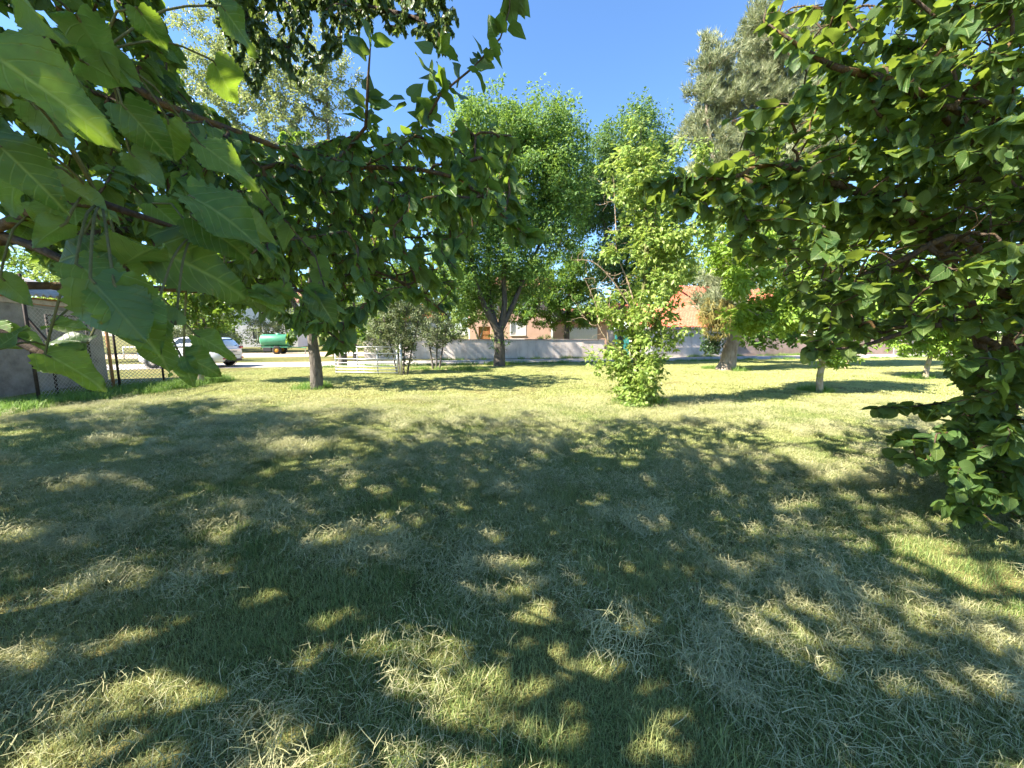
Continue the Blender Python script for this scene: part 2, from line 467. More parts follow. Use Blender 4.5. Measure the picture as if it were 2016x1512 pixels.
# ------------------------------------------------------------------ tree growth
def resample(pts, seg):
    pts = np.asarray(pts, float)
    n = len(pts)
    out_, tt = [], []
    for i in range(n - 1):
        p0 = pts[max(0, i - 1)]; p1 = pts[i]; p2 = pts[i + 1]; p3 = pts[min(n - 1, i + 2)]
        m = max(1, int(np.linalg.norm(p2 - p1) / seg))
        for j in range(m):
            t = j / m
            out_.append(0.5 * ((2 * p1) + (-p0 + p2) * t + (2 * p0 - 5 * p1 + 4 * p2 - p3) * t * t + (-p0 + 3 * p1 - 3 * p2 + p3) * t ** 3))
            tt.append((i + t) / (n - 1))
    out_.append(pts[-1]); tt.append(1.0)
    return np.array(out_), np.array(tt)
class Skel:
    def __init__(s, cap=60000):
        s.p = np.zeros((cap, 3)); s.par = -np.ones(cap, int); s.r = np.zeros(cap); s.fix = np.zeros(cap, bool); s.tipd = np.full(cap, 1e9); s.n = 0; s.tips = []
    def add(s, p, par, r=0.0, fix=False):
        i = s.n; s.p[i] = p; s.par[i] = par; s.r[i] = r; s.fix[i] = fix; s.n += 1
        return i
    def limb(s, pts, r0, r1, seg=0.2, tip=True, power=1.0):
        q, t = resample(pts, seg)
        par = -1; st = 0
        if s.n:
            dd = np.linalg.norm(s.p[:s.n] - q[0], axis=1)
            par = int(dd.argmin()); st = 1 if dd[par] < 0.12 else 0
        for i in range(st, len(q)):
            par = s.add(q[i], par, r0 + (r1 - r0) * t[i] ** power, True)
        if tip: s.tips.append(par)
        return s
    def grow(s, rng, tips, seg=0.25, sag=0.12, upw=0.25, wob=0.04, minr=0.0):
        tips = np.asarray(tips)
        d0 = np.array([np.linalg.norm(s.p[:s.n] - t, axis=1).min() for t in tips])
        for ti in np.argsort(d0):
            t = tips[ti]
            q = s.p[:s.n]
            dv = t - q
            dist = np.linalg.norm(dv, axis=1)
            cost = dist + upw * np.maximum(0, -dv[:, 2]) + (0.15 * dist * s.fix[:s.n] * 0)
            j = int(cost.argmin())
            L = dist[j]
            m = max(2, int(L / seg) + 1)
            a = q[j].copy()
            pa = s.par[j]
            tang = (a - s.p[pa]) if pa >= 0 else np.array([0, 0, 1.0])
            tang = tang / (np.linalg.norm(tang) + 1e-9)
            ctrl = a + (t - a) * 0.45 + tang * L * 0.18 + np.array([0, 0, sag * L])
            par = j
            for i in range(1, m + 1):
                u = i / m
                p = (1 - u) ** 2 * a + 2 * u * (1 - u) * ctrl + u * u * t
                if i < m: p = p + rng.normal(size=3) * wob * min(L, 1.0)
                par = s.add(p, par)
            s.tips.append(par)
        return s
    def finish(s, r_tip=0.004, expo=0.5, maxr=1.0):
        n = s.n
        cnt = np.zeros(n)
        for t in s.tips: cnt[t] += 1; s.tipd[t] = 0
        for i in range(n - 1, -1, -1):
            p = s.par[i]
            if p >= 0:
                cnt[p] += cnt[i]
                s.tipd[p] = min(s.tipd[p], s.tipd[i] + np.linalg.norm(s.p[i] - s.p[p]))
        r = r_tip * np.maximum(cnt, 1) ** expo
        s.cnt = cnt
        for i in range(n):
            if s.fix[i]: continue
            s.r[i] = min(r[i], maxr)
            p = s.par[i]
            if p >= 0: s.r[i] = min(s.r[i], s.r[p] * 0.92 + 0.0005)
        return s
    def tubes(s, name, mat, base, kmax=10, minr=0.0):
        n = s.n
        main = -np.ones(n, int)
        best = np.full(n, -1.0)
        for i in range(n):
            p = s.par[i]
            if p >= 0:
                sc = s.r[i] + (10 if s.fix[i] else 0)
                if sc > best[p]: best[p] = sc; main[p] = i
        Vs, F4, off = [], [], 0
        for i in range(n):
            p = s.par[i]
            if p >= 0 and main[p] == i: continue
            chain = [i]
            while main[chain[-1]] >= 0: chain.append(main[chain[-1]])
            pts = s.p[chain]; rr = s.r[chain].copy()
            if p >= 0:
                pts = np.vstack([s.p[p], pts]); rr = np.concatenate([[min(s.r[p], rr[0] * 1.15)], rr])
            if len(pts) < 2 or rr.max() < minr: continue
            k = 3 if rr[0] < 0.006 else 4 if rr[0] < 0.012 else (6 if rr[0] < 0.05 else kmax)
            V, F = tube_arrays(pts, rr, k)
            Vs.append(V); F4.append(np.array(F) + off); off += len(V)
        return np_mesh(name, np.vstack(Vs) - np.asarray(base), [np.vstack(F4)], mat, True)
    def leaf_spots(s, rng, n, leaf_len):
        idx = np.array([i for i in range(s.n) if s.par[i] >= 0 and s.tipd[i] < leaf_len])
        a = s.p[s.par[idx]]; b = s.p[idx]
        ln = np.linalg.norm(b - a, axis=1)
        wgt = ln * (1.2 - s.tipd[idx] / leaf_len)
        pk = rng.choice(len(idx), n, p=wgt / wgt.sum())
        u = rng.random(n)[:, None]
        pos = a[pk] * (1 - u) + b[pk] * u
        tw = (b - a)[pk]; tw /= np.linalg.norm(tw, axis=1)[:, None] + 1e-9
        return pos, tw
def ell_points(rng, n, blobs, shell=0.5):
    vol = np.array([b[1][0] * b[1][1] * b[1][2] for b in blobs]) ** 0.8
    pk = rng.choice(len(blobs), n, p=vol / vol.sum())
    d = rng.normal(size=(n, 3)); d /= np.linalg.norm(d, axis=1)[:, None]
    rr = rng.random(n) ** shell
    C = np.array([b[0] for b in blobs])[pk]; A = np.array([b[1] for b in blobs])[pk]
    return C + d * rr[:, None] * A
def blob(px, py, Y, rx, rz, ry=None):
    """ellipsoid from a photo position: centre pixel, distance, half-sizes in px"""
    c = P(px, py, Y)
    return (c, (rx * Y / FPX, (ry if ry else rx * Y / FPX), rz * Y / FPX))
def cull(pts, poly, near=0.0):
    pr = project(pts)
    infr = (pr[:, 2] > 0.05) & (pr[:, 0] > -40) & (pr[:, 0] < 2056) & (pr[:, 1] > -60) & (pr[:, 1] < 1550)
    ok = ~infr | in_poly(pr[:, :2], poly)
    ok &= np.linalg.norm(pts - np.array([0, 0, CAMH]), axis=1) > near
    return pts[ok]
LEAFN = [0]
def split_leaves(rng, root, base, pos, d, nn, L, tmpl_hi, tmpl_lo, mat, n_ind=300, smooth=True, crown='crown'):
    """the largest leaves in view become objects of their own; the rest of the crown is one mesh"""
    pr = project(pos + d * (L * 0.5)[:, None])
    vis = (pr[:, 2] > 0.1) & (pr[:, 0] > 0) & (pr[:, 0] < 2016) & (pr[:, 1] > 0) & (pr[:, 1] < 1512)
    sc = np.where(vis, L / np.maximum(pr[:, 2], .1), 0)
    order = np.argsort(-sc)
    ind = [i for i in order[:n_ind] if sc[i] > 0]
    mask = np.ones(len(pos), bool); mask[ind] = False
    protos = [np_mesh('leaf', t[0], t[1], mat, smooth, t[2]) for t in tmpl_hi]
    base = np.asarray(base, float)
    side = np.cross(d, nn)
    for q, i in enumerate(ind):
        o = link('leaf', protos[q % len(protos)], root)
        M = np.eye(4); M[:3, 0] = side[i] * L[i]; M[:3, 1] = d[i] * L[i]; M[:3, 2] = nn[i] * L[i]; M[:3, 3] = pos[i] - base
        o.matrix_local = Matrix(M.tolist())
    if mask.any():
        me = leaves_mesh(crown, rng, pos[mask], d[mask], nn[mask], L[mask], tmpl_lo, mat, base, smooth)
        link(crown, me, root, kind='stuff')

def simple_tree(name, label, seed, base, limbs, blobs, n_tips, n_leaves, leaf_len, L, tmpl, lmat, bmat, group=None, ind=0, tmpl_hi=None,
                frame=(0.5, 0.8, 0.3, 0.7, 0.5), seg=0.35, r_tip=0.006, poly=None, cat='tree', jit=0.9, shade_gaps=False, shell=0.45, sag=0.05, smooth=False, expo=0.5, outward=0.0, kmax=10):
    rng = np.random.default_rng(seed)
    base = np.asarray(base, float)
    root = thing(name, label, cat, tuple(base), group=group)
    sk = Skel()
    for l_ in limbs: sk.limb(*l_, seg=seg * 0.7)
    tips = ell_points(rng, n_tips, blobs, shell)
    if poly is not None: tips = cull(tips, poly)
    tips = tips[tips[:, 2] > 0.12]
    sk.grow(rng, tips, seg, sag)
    sk.finish(r_tip, expo)
    link('trunk', sk.tubes('trunk', bmat, base, kmax), root)
    pos, tw = sk.leaf_spots(rng, n_leaves, leaf_len)
    if not ind: pos = pos + rng.uniform(-1.3, 1.3, pos.shape) * jit * L
    if shade_gaps: kk = canopy(rng, pos); pos, tw = pos[kk], tw[kk]
    cen = np.mean([b[0] for b in blobs], axis=0)
    ow = pos - cen; ow /= np.linalg.norm(ow, axis=1)[:, None] + 1e-9
    d, nn = leaf_frames(rng, pos, tw, *frame[:4], outw=ow * outward if outward else None, jitter=frame[4])
    Ls = L * rng.uniform(0.65, 1.2, len(pos))
    if ind:
        split_leaves(rng, root, base, pos, d, nn, Ls, tmpl_hi or tmpl, tmpl, lmat, ind, smooth)
    else:
        link('crown', leaves_mesh('crown', rng, pos, d, nn, Ls, tmpl, lmat, base, smooth), root, kind='stuff')
    return root, sk, rng

# ================================================================== materials
M = {}
def ground_mat(name, a, b, c, s1=0.35, s2=6.0, rough=0.95):
    m, n, l = new_mat(name)
    geo = N(n, 'ShaderNodeNewGeometry')
    t1 = N(n, 'ShaderNodeTexNoise', i_Scale=s1, i_Detail=6.0, i_Roughness=0.6); l.new(geo.outputs['Position'], t1.inputs['Vector'])
    t2 = N(n, 'ShaderNodeTexNoise', i_Scale=s2, i_Detail=8.0, i_Roughness=0.75); l.new(geo.outputs['Position'], t2.inputs['Vector'])
    r1 = ramp(n, [(0.38, a), (0.6, b)]); l.new(t1.outputs[0], r1.inputs[0])
    r2 = ramp(n, [(0.40, (0, 0, 0)), (0.66, (1, 1, 1))]); l.new(t2.outputs[0], r2.inputs[0])
    mx = N(n, 'ShaderNodeMixRGB'); l.new(r2.outputs[0], mx.inputs[0]); l.new(r1.outputs[0], mx.inputs[1]); mx.inputs[2].default_value = c4(c)
    p = N(n, 'ShaderNodeBsdfPrincipled', i_Roughness=rough); p.inputs['Specular IOR Level'].default_value = 0.1
    l.new(mx.outputs[0], p.inputs['Base Color'])
    t3 = N(n, 'ShaderNodeTexNoise', i_Scale=45.0, i_Detail=6.0); l.new(geo.outputs['Position'], t3.inputs['Vector'])
    b_ = N(n, 'ShaderNodeBump', i_Strength=0.8, i_Distance=0.03); l.new(t3.outputs[0], b_.inputs['Height']); l.new(b_.outputs[0], p.inputs['Normal'])
    o = N(n, 'ShaderNodeOutputMaterial'); l.new(p.outputs[0], o.inputs[0])
    return m
def blade_mat(name, cols, tf=0.3, patch=None, ps=0.5):
    """grass blade: colour per blade, drifting over the lawn with a world-position noise"""
    m, n, l = new_mat(name)
    geo = N(n, 'ShaderNodeNewGeometry')
    k = len(cols)
    r = ramp(n, [(i / max(1, k - 1), c) for i, c in enumerate(cols)]); l.new(geo.outputs['Random Per Island'], r.inputs[0])
    col = r.outputs[0]
    if patch:
        t = N(n, 'ShaderNodeTexNoise', i_Scale=ps, i_Detail=5.0, i_Roughness=0.6); l.new(geo.outputs['Position'], t.inputs['Vector'])
        rr = ramp(n, [(0.42, (0, 0, 0)), (0.62, (1, 1, 1))]); l.new(t.outputs[0], rr.inputs[0])
        mf = N(n, 'ShaderNodeMath', operation='MULTIPLY'); l.new(rr.outputs[0], mf.inputs[0]); mf.inputs[1].default_value = 0.7
        mx = N(n, 'ShaderNodeMixRGB'); l.new(mf.outputs[0], mx.inputs[0]); l.new(col, mx.inputs[1]); mx.inputs[2].default_value = c4(patch)
        col = mx.outputs[0]
    p = N(n, 'ShaderNodeBsdfPrincipled', i_Roughness=0.55); p.inputs['Specular IOR Level'].default_value = 0.35
    l.new(col, p.inputs['Base Color'])
    tr = N(n, 'ShaderNodeBsdfTranslucent'); l.new(col, tr.inputs[0])
    ms = N(n, 'ShaderNodeMixShader'); ms.inputs[0].default_value = tf
    l.new(p.outputs[0], ms.inputs[1]); l.new(tr.outputs[0], ms.inputs[2])
    o = N(n, 'ShaderNodeOutputMaterial'); l.new(ms.outputs[0], o.inputs[0])
    return m
M['lawn'] = ground_mat('lawn_soil', (0.13, 0.15, 0.045), (0.24, 0.21, 0.08), (0.07, 0.07, 0.025))
M['turf'] = blade_mat('turf_blade', [(0.085, 0.16, 0.038), (0.16, 0.25, 0.062), (0.27, 0.33, 0.095), (0.46, 0.42, 0.19)], 0.35, (0.42, 0.42, 0.17), 0.45)
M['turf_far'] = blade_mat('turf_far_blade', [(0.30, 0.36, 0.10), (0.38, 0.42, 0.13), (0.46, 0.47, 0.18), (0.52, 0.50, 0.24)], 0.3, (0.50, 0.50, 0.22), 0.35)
M['hay'] = blade_mat('hay_strand', [(0.26, 0.29, 0.135), (0.40, 0.39, 0.20), (0.54, 0.49, 0.27), (0.31, 0.33, 0.155)], 0.2)
M['weed'] = blade_mat('weed_blade', [(0.10, 0.22, 0.03), (0.20, 0.32, 0.06), (0.26, 0.36, 0.10)], 0.4)
M['road'] = surf('road_gravel', [(0.33, 0.29, 0.26), (0.46, 0.41, 0.37)], scale=3, rough=0.95, bump=0.4, bscale=90)
M['dirt'] = surf('bare_soil', [(0.40, 0.30, 0.21), (0.52, 0.40, 0.29)], scale=2, rough=1.0, bump=0.5, bscale=30)
M['concrete'] = surf('wall_render', [(0.50, 0.42, 0.38), (0.70, 0.61, 0.56), (0.76, 0.67, 0.62)], scale=2.2, rough=0.95, bump=0.35, bscale=30, stretch=(1, 1, .35))
M['concrete_light'] = surf('pale_render', [(0.60, 0.56, 0.54), (0.72, 0.69, 0.67)], scale=2, rough=0.95, bump=0.3, bscale=30, stretch=(1, 1, .4))
M['concrete_brown'] = surf('brown_render', [(0.26, 0.18, 0.14), (0.36, 0.26, 0.21), (0.40, 0.30, 0.25)], scale=1.5, rough=0.95, bump=0.4, bscale=26, stretch=(.6, 1, 1))
M['cap'] = surf('wall_cap', [(0.20, 0.17, 0.15), (0.30, 0.26, 0.24)], scale=4, rough=0.95, bump=0.3)
M['shed'] = surf('shed_render', [(0.16, 0.15, 0.14), (0.27, 0.26, 0.24), (0.34, 0.33, 0.31)], scale=2.5, rough=0.95, bump=0.7, bscale=16, dist=0.03)
M['sheet'] = surf('fibre_cement', [(0.30, 0.27, 0.25), (0.48, 0.43, 0.40), (0.55, 0.50, 0.47)], scale=5, rough=0.95, bump=0.4, bscale=50)
M['salmon'] = surf('salmon_render', [(0.56, 0.36, 0.27), (0.64, 0.43, 0.33)], scale=1.5, rough=0.95, bump=0.25, bscale=40)
M['white'] = plain('white_paint', (0.78, 0.78, 0.76), 0.5)
M['wood'] = surf('orange_wood', [(0.30, 0.13, 0.05), (0.42, 0.20, 0.08)], scale=6, rough=0.6, bump=0.2, stretch=(1, 1, .1))
M['tile'] = surf('clay_tile', [(0.30, 0.075, 0.045), (0.42, 0.12, 0.07), (0.50, 0.19, 0.12)], scale=3.5, rough=0.9, bump=0.3, bscale=40, coord='Object')
M['tile_old'] = surf('old_clay_tile', [(0.26, 0.11, 0.075), (0.38, 0.18, 0.13)], scale=3, rough=0.9, bump=0.3)
M['zinc'] = plain('zinc_gutter', (0.32, 0.31, 0.31), 0.5, 0.6)
M['galv'] = plain('galvanised_steel', (0.60, 0.61, 0.62), 0.42, 0.75)
M['rust_dark'] = surf('dark_rusty_steel', [(0.025, 0.02, 0.02), (0.07, 0.05, 0.045)], scale=12, rough=0.8, bump=0.2)
M['rust'] = surf('orange_rust', [(0.26, 0.12, 0.05), (0.40, 0.22, 0.11)], scale=10, rough=0.9, bump=0.2)
M['wire'] = plain('galvanised_wire', (0.40, 0.38, 0.36), 0.6, 0.3)
M['carpaint'] = plain('white_car_paint', (0.74, 0.76, 0.80), 0.22, 0.0, 0.5, 1.0)
M['glass'] = plain('dark_glass', (0.03, 0.04, 0.05), 0.05, 0.0, 0.8, 0.5)
M['windscreen'] = plain('windscreen_glass', (0.12, 0.17, 0.24), 0.04, 0.0, 1.0, 1.0)
M['tyre'] = plain('tyre_rubber', (0.02, 0.02, 0.02), 0.9)
M['alloy'] = plain('alloy_rim', (0.55, 0.55, 0.57), 0.3, 0.9)
M['blackplastic'] = plain('black_plastic', (0.025, 0.025, 0.028), 0.6)
M['red'] = plain('red_lens', (0.40, 0.03, 0.03), 0.2)
M['tank'] = surf('green_tank_paint', [(0.035, 0.18, 0.10), (0.06, 0.25, 0.15)], scale=3, rough=0.45, bump=0.1)
M['tank_pale'] = surf('faded_green_paint', [(0.14, 0.42, 0.27), (0.20, 0.50, 0.34)], scale=3, rough=0.6, bump=0.1)
M['yellow'] = plain('yellow_rim_paint', (0.62, 0.30, 0.03), 0.5)
M['teal'] = plain('teal_paint', (0.05, 0.33, 0.30), 0.5)
M['redpaint'] = plain('red_paint', (0.55, 0.10, 0.06), 0.5)
M['plate'] = plain('plate_white', (0.70, 0.70, 0.66), 0.4)

# ================================================================== ground
def lawn_z(x, y):
    f = np.clip((17.0 - y) / 4, 0, 1) * np.clip((x + 10.0) / 1.5, 0, 1)
    return f * (0.025 * np.sin(1.3 * x + .7 * np.sin(.9 * y)) * np.sin(1.1 * y + .4) + 0.012 * np.sin(4.1 * x + 2 * y) * np.sin(3.3 * y - x))
xs = np.concatenate([np.linspace(-400, -30, 8), np.arange(-26, 26.1, .25), np.linspace(30, 400, 8)])
ys = np.concatenate([np.linspace(-200, -8, 5), np.arange(-4, 19.1, .25), np.linspace(24, 700, 14)])
X, Y = np.meshgrid(xs, ys)
Z = lawn_z(X, Y)
nx, ny = len(xs), len(ys)
ii = (np.arange(ny - 1)[:, None] * nx + np.arange(nx - 1)[None]).ravel()
lawn = link('lawn', np_mesh('lawn', np.stack([X.ravel(), Y.ravel(), Z.ravel()], 1), np.stack([ii, ii + 1, ii + nx + 1, ii + nx], 1), M['lawn'], True), kind='structure')

def road_front(x): return 21.1 + 0.21 * x
def road_back(x): return 24.8 + 0.21 * x
def strip(name, f0, f1, x0, x1, z, mat, n=40, jit=0.12, seed=1):
    rnd = random.Random(seed)
    V, F = [], []
    for i in range(n + 1):
        x = x0 + (x1 - x0) * i / n
        V += [(x, f0(x) + rnd.uniform(-jit, jit), z), (x, f1(x) + rnd.uniform(-jit, jit) * .5, z)]
    for i in range(n): F.append((2 * i, 2 * i + 2, 2 * i + 3, 2 * i + 1))
    return MB().add(V, F).obj(name, mat, kind='structure')
strip('road', road_front, road_back, -60, 60, 0.012, M['road'], 160, 0.16)
strip('bare_ground', lambda x: 30.0 + .2 * x + .2, lambda x: 38 + .2 * x, -45, -9, 0.008, M['dirt'], 30, 0.4, 3)

# ================================================================== grass (scattered clumps, uncountable)
src = bpy.data.collections.new('clump_sources')
def blades_mesh(name, rng, n, size, h, wid, lean, mat, lay=False, segs=2):
    x = rng.uniform(-size / 2, size / 2, n); y = rng.uniform(-size / 2, size / 2, n)
    hh = h * rng.uniform(.45, 1.25, n)
    az = rng.uniform(0, 2 * np.pi, n)
    ln = rng.uniform(.15, 1.0, n) * lean
    dx, dy = np.cos(az), np.sin(az)
    V = np.zeros((n, 2 * segs + 1, 3)); F3, F4 = [], []
    bend = rng.uniform(-.6, .6, n)
    z0 = rng.uniform(0.0, 0.05, n) if lay else np.full(n, -0.01)
    for s_ in range(segs + 1):
        t = s_ / segs
        if lay:
            a = az + bend * .7 * t
            px = x + hh * t * np.cos(a); py = y + hh * t * np.sin(a)
            pz = z0 + 0.014 + 0.022 * np.sin(np.pi * t) * ln + rng.uniform(-.012, .012, n)
            ox, oy = -np.sin(a), np.cos(a); oz = rng.uniform(-.6, .6, n)
        else:
            px = x + dx * hh * ln * t * t; py = y + dy * hh * ln * t * t; pz = z0 + hh * t * (1 - .35 * ln * t)
            ox, oy = -dy, dx; oz = np.zeros(n)
        wd = wid * (1 - t * .75) * .5
        if s_ < segs:
            V[:, 2 * s_] = np.stack([px - ox * wd, py - oy * wd, pz - oz * wd], 1); V[:, 2 * s_ + 1] = np.stack([px + ox * wd, py + oy * wd, pz + oz * wd], 1)
        else:
            V[:, 2 * segs] = np.stack([px, py, pz], 1)
    k = 2 * segs + 1
    o = np.arange(n)[:, None] * k
    for s_ in range(segs - 1): F4.append(np.array([[2 * s_, 2 * s_ + 1, 2 * s_ + 3, 2 * s_ + 2]]) + o)
    F3 = np.array([[2 * segs - 2, 2 * segs - 1, 2 * segs]]) + o
    me = np_mesh(name, V.reshape(-1, 3), [F3, np.vstack(F4)] if F4 else [F3], mat)
    ob = bpy.data.objects.new(name, me)
    return ob
def scatter(name, objs, pts, rotz, scl, idx, tilt=None):
    c = bpy.data.collections.new(name + '_pieces')
    for i, o in enumerate(objs):
        o.name = '%s_%02d' % (name, i); c.objects.link(o)
    me = bpy.data.meshes.new(name)
    me.vertices.add(len(pts)); me.vertices.foreach_set('co', np.asarray(pts, np.float32).ravel())
    rot = np.zeros((len(pts), 3), np.float32); rot[:, 2] = rotz
    if tilt is not None: rot[:, :2] = tilt
    a = me.attributes.new('rot', 'FLOAT_VECTOR', 'POINT'); a.data.foreach_set('vector', rot.ravel())
    a = me.attributes.new('scl', 'FLOAT', 'POINT'); a.data.foreach_set('value', np.asarray(scl, np.float32))
    a = me.attributes.new('idx', 'INT', 'POINT'); a.data.foreach_set('value', np.asarray(idx, np.int32))
    ob = link(name, me, kind='stuff')
    ng = bpy.data.node_groups.new(name, 'GeometryNodeTree')
    ng.interface.new_socket('Geometry', in_out='INPUT', socket_type='NodeSocketGeometry')
    ng.interface.new_socket('Geometry', in_out='OUTPUT', socket_type='NodeSocketGeometry')
    gi = ng.nodes.new('NodeGroupInput'); go = ng.nodes.new('NodeGroupOutput')
    ci = ng.nodes.new('GeometryNodeCollectionInfo'); ci.inputs['Collection'].default_value = c
    ci.inputs['Separate Children'].default_value = True; ci.inputs['Reset Children'].default_value = True
    ip = ng.nodes.new('GeometryNodeInstanceOnPoints'); ip.inputs['Pick Instance'].default_value = True
    def na(nm, t):
        x = ng.nodes.new('GeometryNodeInputNamedAttribute'); x.data_type = t; x.inputs['Name'].default_value = nm
        return [o for o in x.outputs if o.enabled and o.name == 'Attribute'][0]
    ng.links.new(gi.outputs[0], ip.inputs['Points']); ng.links.new(ci.outputs[0], ip.inputs['Instance'])
    ng.links.new(na('idx', 'INT'), ip.inputs['Instance Index'])
    ng.links.new(na('rot', 'FLOAT_VECTOR'), ip.inputs['Rotation'])
    ng.links.new(na('scl', 'FLOAT'), ip.inputs['Scale'])
    ng.links.new(ip.outputs[0], go.inputs[0])
    md = ob.modifiers.new('scatter', 'NODES'); md.node_group = ng
    return ob
grng = np.random.default_rng(7)
def vnoise(x, y, s, seed=0):
    """cheap smooth value noise in [0,1]"""
    r_ = np.random.default_rng(seed); T = r_.random((64, 64))
    xi, yi = np.floor(x * s).astype(int), np.floor(y * s).astype(int); fx, fy = x * s - xi, y * s - yi
    fx = fx * fx * (3 - 2 * fx); fy = fy * fy * (3 - 2 * fy)
    g = lambda a, b: T[a % 64, b % 64]
    return (g(xi, yi) * (1 - fx) + g(xi + 1, yi) * fx) * (1 - fy) + (g(xi, yi + 1) * (1 - fx) + g(xi + 1, yi + 1) * fx) * fy
def field(y0, y1, step, margin=0.8, jit=0.5):
    out_ = []
    y = y0
    while y < y1:
        hw = 1.42 * max(y, 0.3) + margin
        x = np.arange(-hw, hw, step)
        out_.append(np.stack([x + grng.uniform(-jit, jit, len(x)) * step, np.full(len(x), y) + grng.uniform(-jit, jit, len(x)) * step], 1))
        y += step
    p = np.vstack(out_)
    return np.column_stack([p, lawn_z(p[:, 0], p[:, 1])])
def keep_lawn(p):   # stay off the road and the shed yard
    k = (p[:, 1] < road_front(p[:, 0]) - 0.1) & ~((p[:, 0] < -11.6) & (p[:, 1] > 6))
    return p[k]
turf_src = [blades_mesh('t', grng, 1500, 0.55, 0.05, 0.0040, 1.0, M['turf']) for _ in range(5)]
tuft_src = [blades_mesh('u', grng, 90, 0.14, 0.095, 0.0042, .9, M['turf'], segs=3) for _ in range(4)]
hay_src = [blades_mesh('h', grng, 170, 0.50, 0.10, 0.0024, 1.0, M['hay'], lay=True, segs=3) for _ in range(6)]
wisp_src = [blades_mesh('w', grng, 110, 0.17, 0.10, 0.0024, 1.6, M['hay'], lay=True, segs=3) for _ in range(5)]
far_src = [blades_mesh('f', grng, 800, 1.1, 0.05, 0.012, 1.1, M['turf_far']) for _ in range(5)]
p = field(0.3, 8.5, 0.30)
scatter('grass', turf_src, p, grng.uniform(0, 6.28, len(p)), grng.uniform(.8, 1.25, len(p)), grng.integers(0, 5, len(p)))
p = field(0.3, 9.0, 0.22, jit=.9)
p = p[vnoise(p[:, 0], p[:, 1], 1.6, 3) > 0.55]
scatter('grass_tuft_cover', tuft_src, p, grng.uniform(0, 6.28, len(p)), grng.uniform(.55, 1.15, len(p)), grng.integers(0, 4, len(p)))
p = field(0.3, 9.5, 0.24, jit=.8)
hn = vnoise(p[:, 0] * .8 + p[:, 1] * .5, p[:, 1] * 1.2 - .3 * p[:, 0], 1.1, 11) * .65 + vnoise(p[:, 0], p[:, 1], 3.0, 5) * .35
kp = hn + grng.normal(0, .08, len(hn)) > 0.42
p = p[kp]; hn = hn[kp]
p[:, 2] += np.clip(hn - .5, 0, 1) * 0.05
scatter('hay_clippings', hay_src, p, grng.uniform(0, 6.28, len(p)), grng.uniform(.7, 1.3, len(p)), grng.integers(0, 6, len(p)), grng.normal(0, .13, (len(p), 2)))
p = field(0.3, 8.0, 0.2, jit=.9)
p = p[vnoise(p[:, 0], p[:, 1], 2.2, 21) > 0.72]
p[:, 2] += 0.025
scatter('hay_wisps', wisp_src, p, grng.uniform(0, 6.28, len(p)), grng.uniform(.7, 1.5, len(p)), grng.integers(0, 5, len(p)), grng.normal(0, .25, (len(p), 2)))
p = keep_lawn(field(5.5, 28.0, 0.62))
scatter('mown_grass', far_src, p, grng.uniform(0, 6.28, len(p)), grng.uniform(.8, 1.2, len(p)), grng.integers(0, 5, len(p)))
# rough grass along the road verge, round the trunks and under the fence
weed_src = [blades_mesh('v', grng, 130, 0.45, 0.22, 0.012, 1.0, M['weed'], segs=3) for _ in range(5)]
vp = []
for x in np.arange(-9, 30, .3):
    if grng.random() < .75: vp.append((x + grng.uniform(-.2, .2), road_front(x) - grng.uniform(0.1, .7), 0))
for t in np.linspace(0, 1, 75):
    a = np.array([-10.75, 6.4]) * (1 - t) + np.array([-10.25, 13.6]) * t
    for _ in range(4): vp.append((a[0] + grng.uniform(-.9, .65), a[1] + grng.uniform(-.2, .2), 0))
for x in np.arange(-5, 26, .35):
    if grng.random() < .55: vp.append((x, road_back(x) + .02 + grng.uniform(-.25, 0), 0.01))
for x in np.arange(-4.4, -1.0, .22):
    vp.append((x, 17.5 + grng.uniform(-.7, .5), 0))
for (bx, by, rr, k_) in ((-.65, 20.4, .5, 16), (9.9, 17.6, .7, 22), (8.5, 10.7, .22, 9), (14.9, 14.0, .25, 8), (-5.8, 11.3, .3, 10), (2.9, 8.7, .35, 10), (-10.5, 12.9, .3, 8), (6.4, 22.0, .4, 10)):
    for _ in range(k_):
        a_ = grng.uniform(0, 6.28); vp.append((bx + math.cos(a_) * rr * grng.uniform(.7, 1.3), by + math.sin(a_) * rr * grng.uniform(.7, 1.3), 0))
vp = np.array(vp)
scatter('verge_weeds', weed_src, vp, grng.uniform(0, 6.28, len(vp)), grng.uniform(.5, 1.3, len(vp)), grng.integers(0, 5, len(vp)))

# ================================================================== roadside walls and buildings
ANG = math.atan(0.21)
def road_frame(x, off=0.0):
    """point on the far road edge at world x, pushed back by off"""
    return (x - off * math.sin(ANG), road_back(x) + off * math.cos(ANG), 0)
def wall_thing(name, label, x0, x1, h, th, mat, cap=True, panel=1.6, off=0.12, y0=None, ang=ANG):
    p0 = road_frame(x0, off) if y0 is None else (x0, y0, 0)
    L = (x1 - x0) / math.cos(ang)
    t = thing(name, label, 'wall', p0, ang)
    n = max(1, round(L / panel)); pw = L / n
    rows = [(0, .36 * h), (.36 * h, h)]
    rnd = random.Random(int(x0 * 10))
    MB().box((0, .03, 0), (L, th - .002, h - .01)).obj('wall_core', mat, t)
    for i in range(n):
        for (a, b) in rows:
            pr = rnd.uniform(0, .006)
            MB().box((i * pw + .003, -pr, a + .003), ((i + 1) * pw - .003, .05, b - .003)).obj('panel', mat, t)
    if cap:
        k = max(1, round(L / 2.0)); cw = L / k
        for i in range(k):
            MB().box((i * cw + .003, -.055, h), ((i + 1) * cw - .003, th + .05, h + .055), .008).obj('cap_stone', M['cap'], t)
    return t
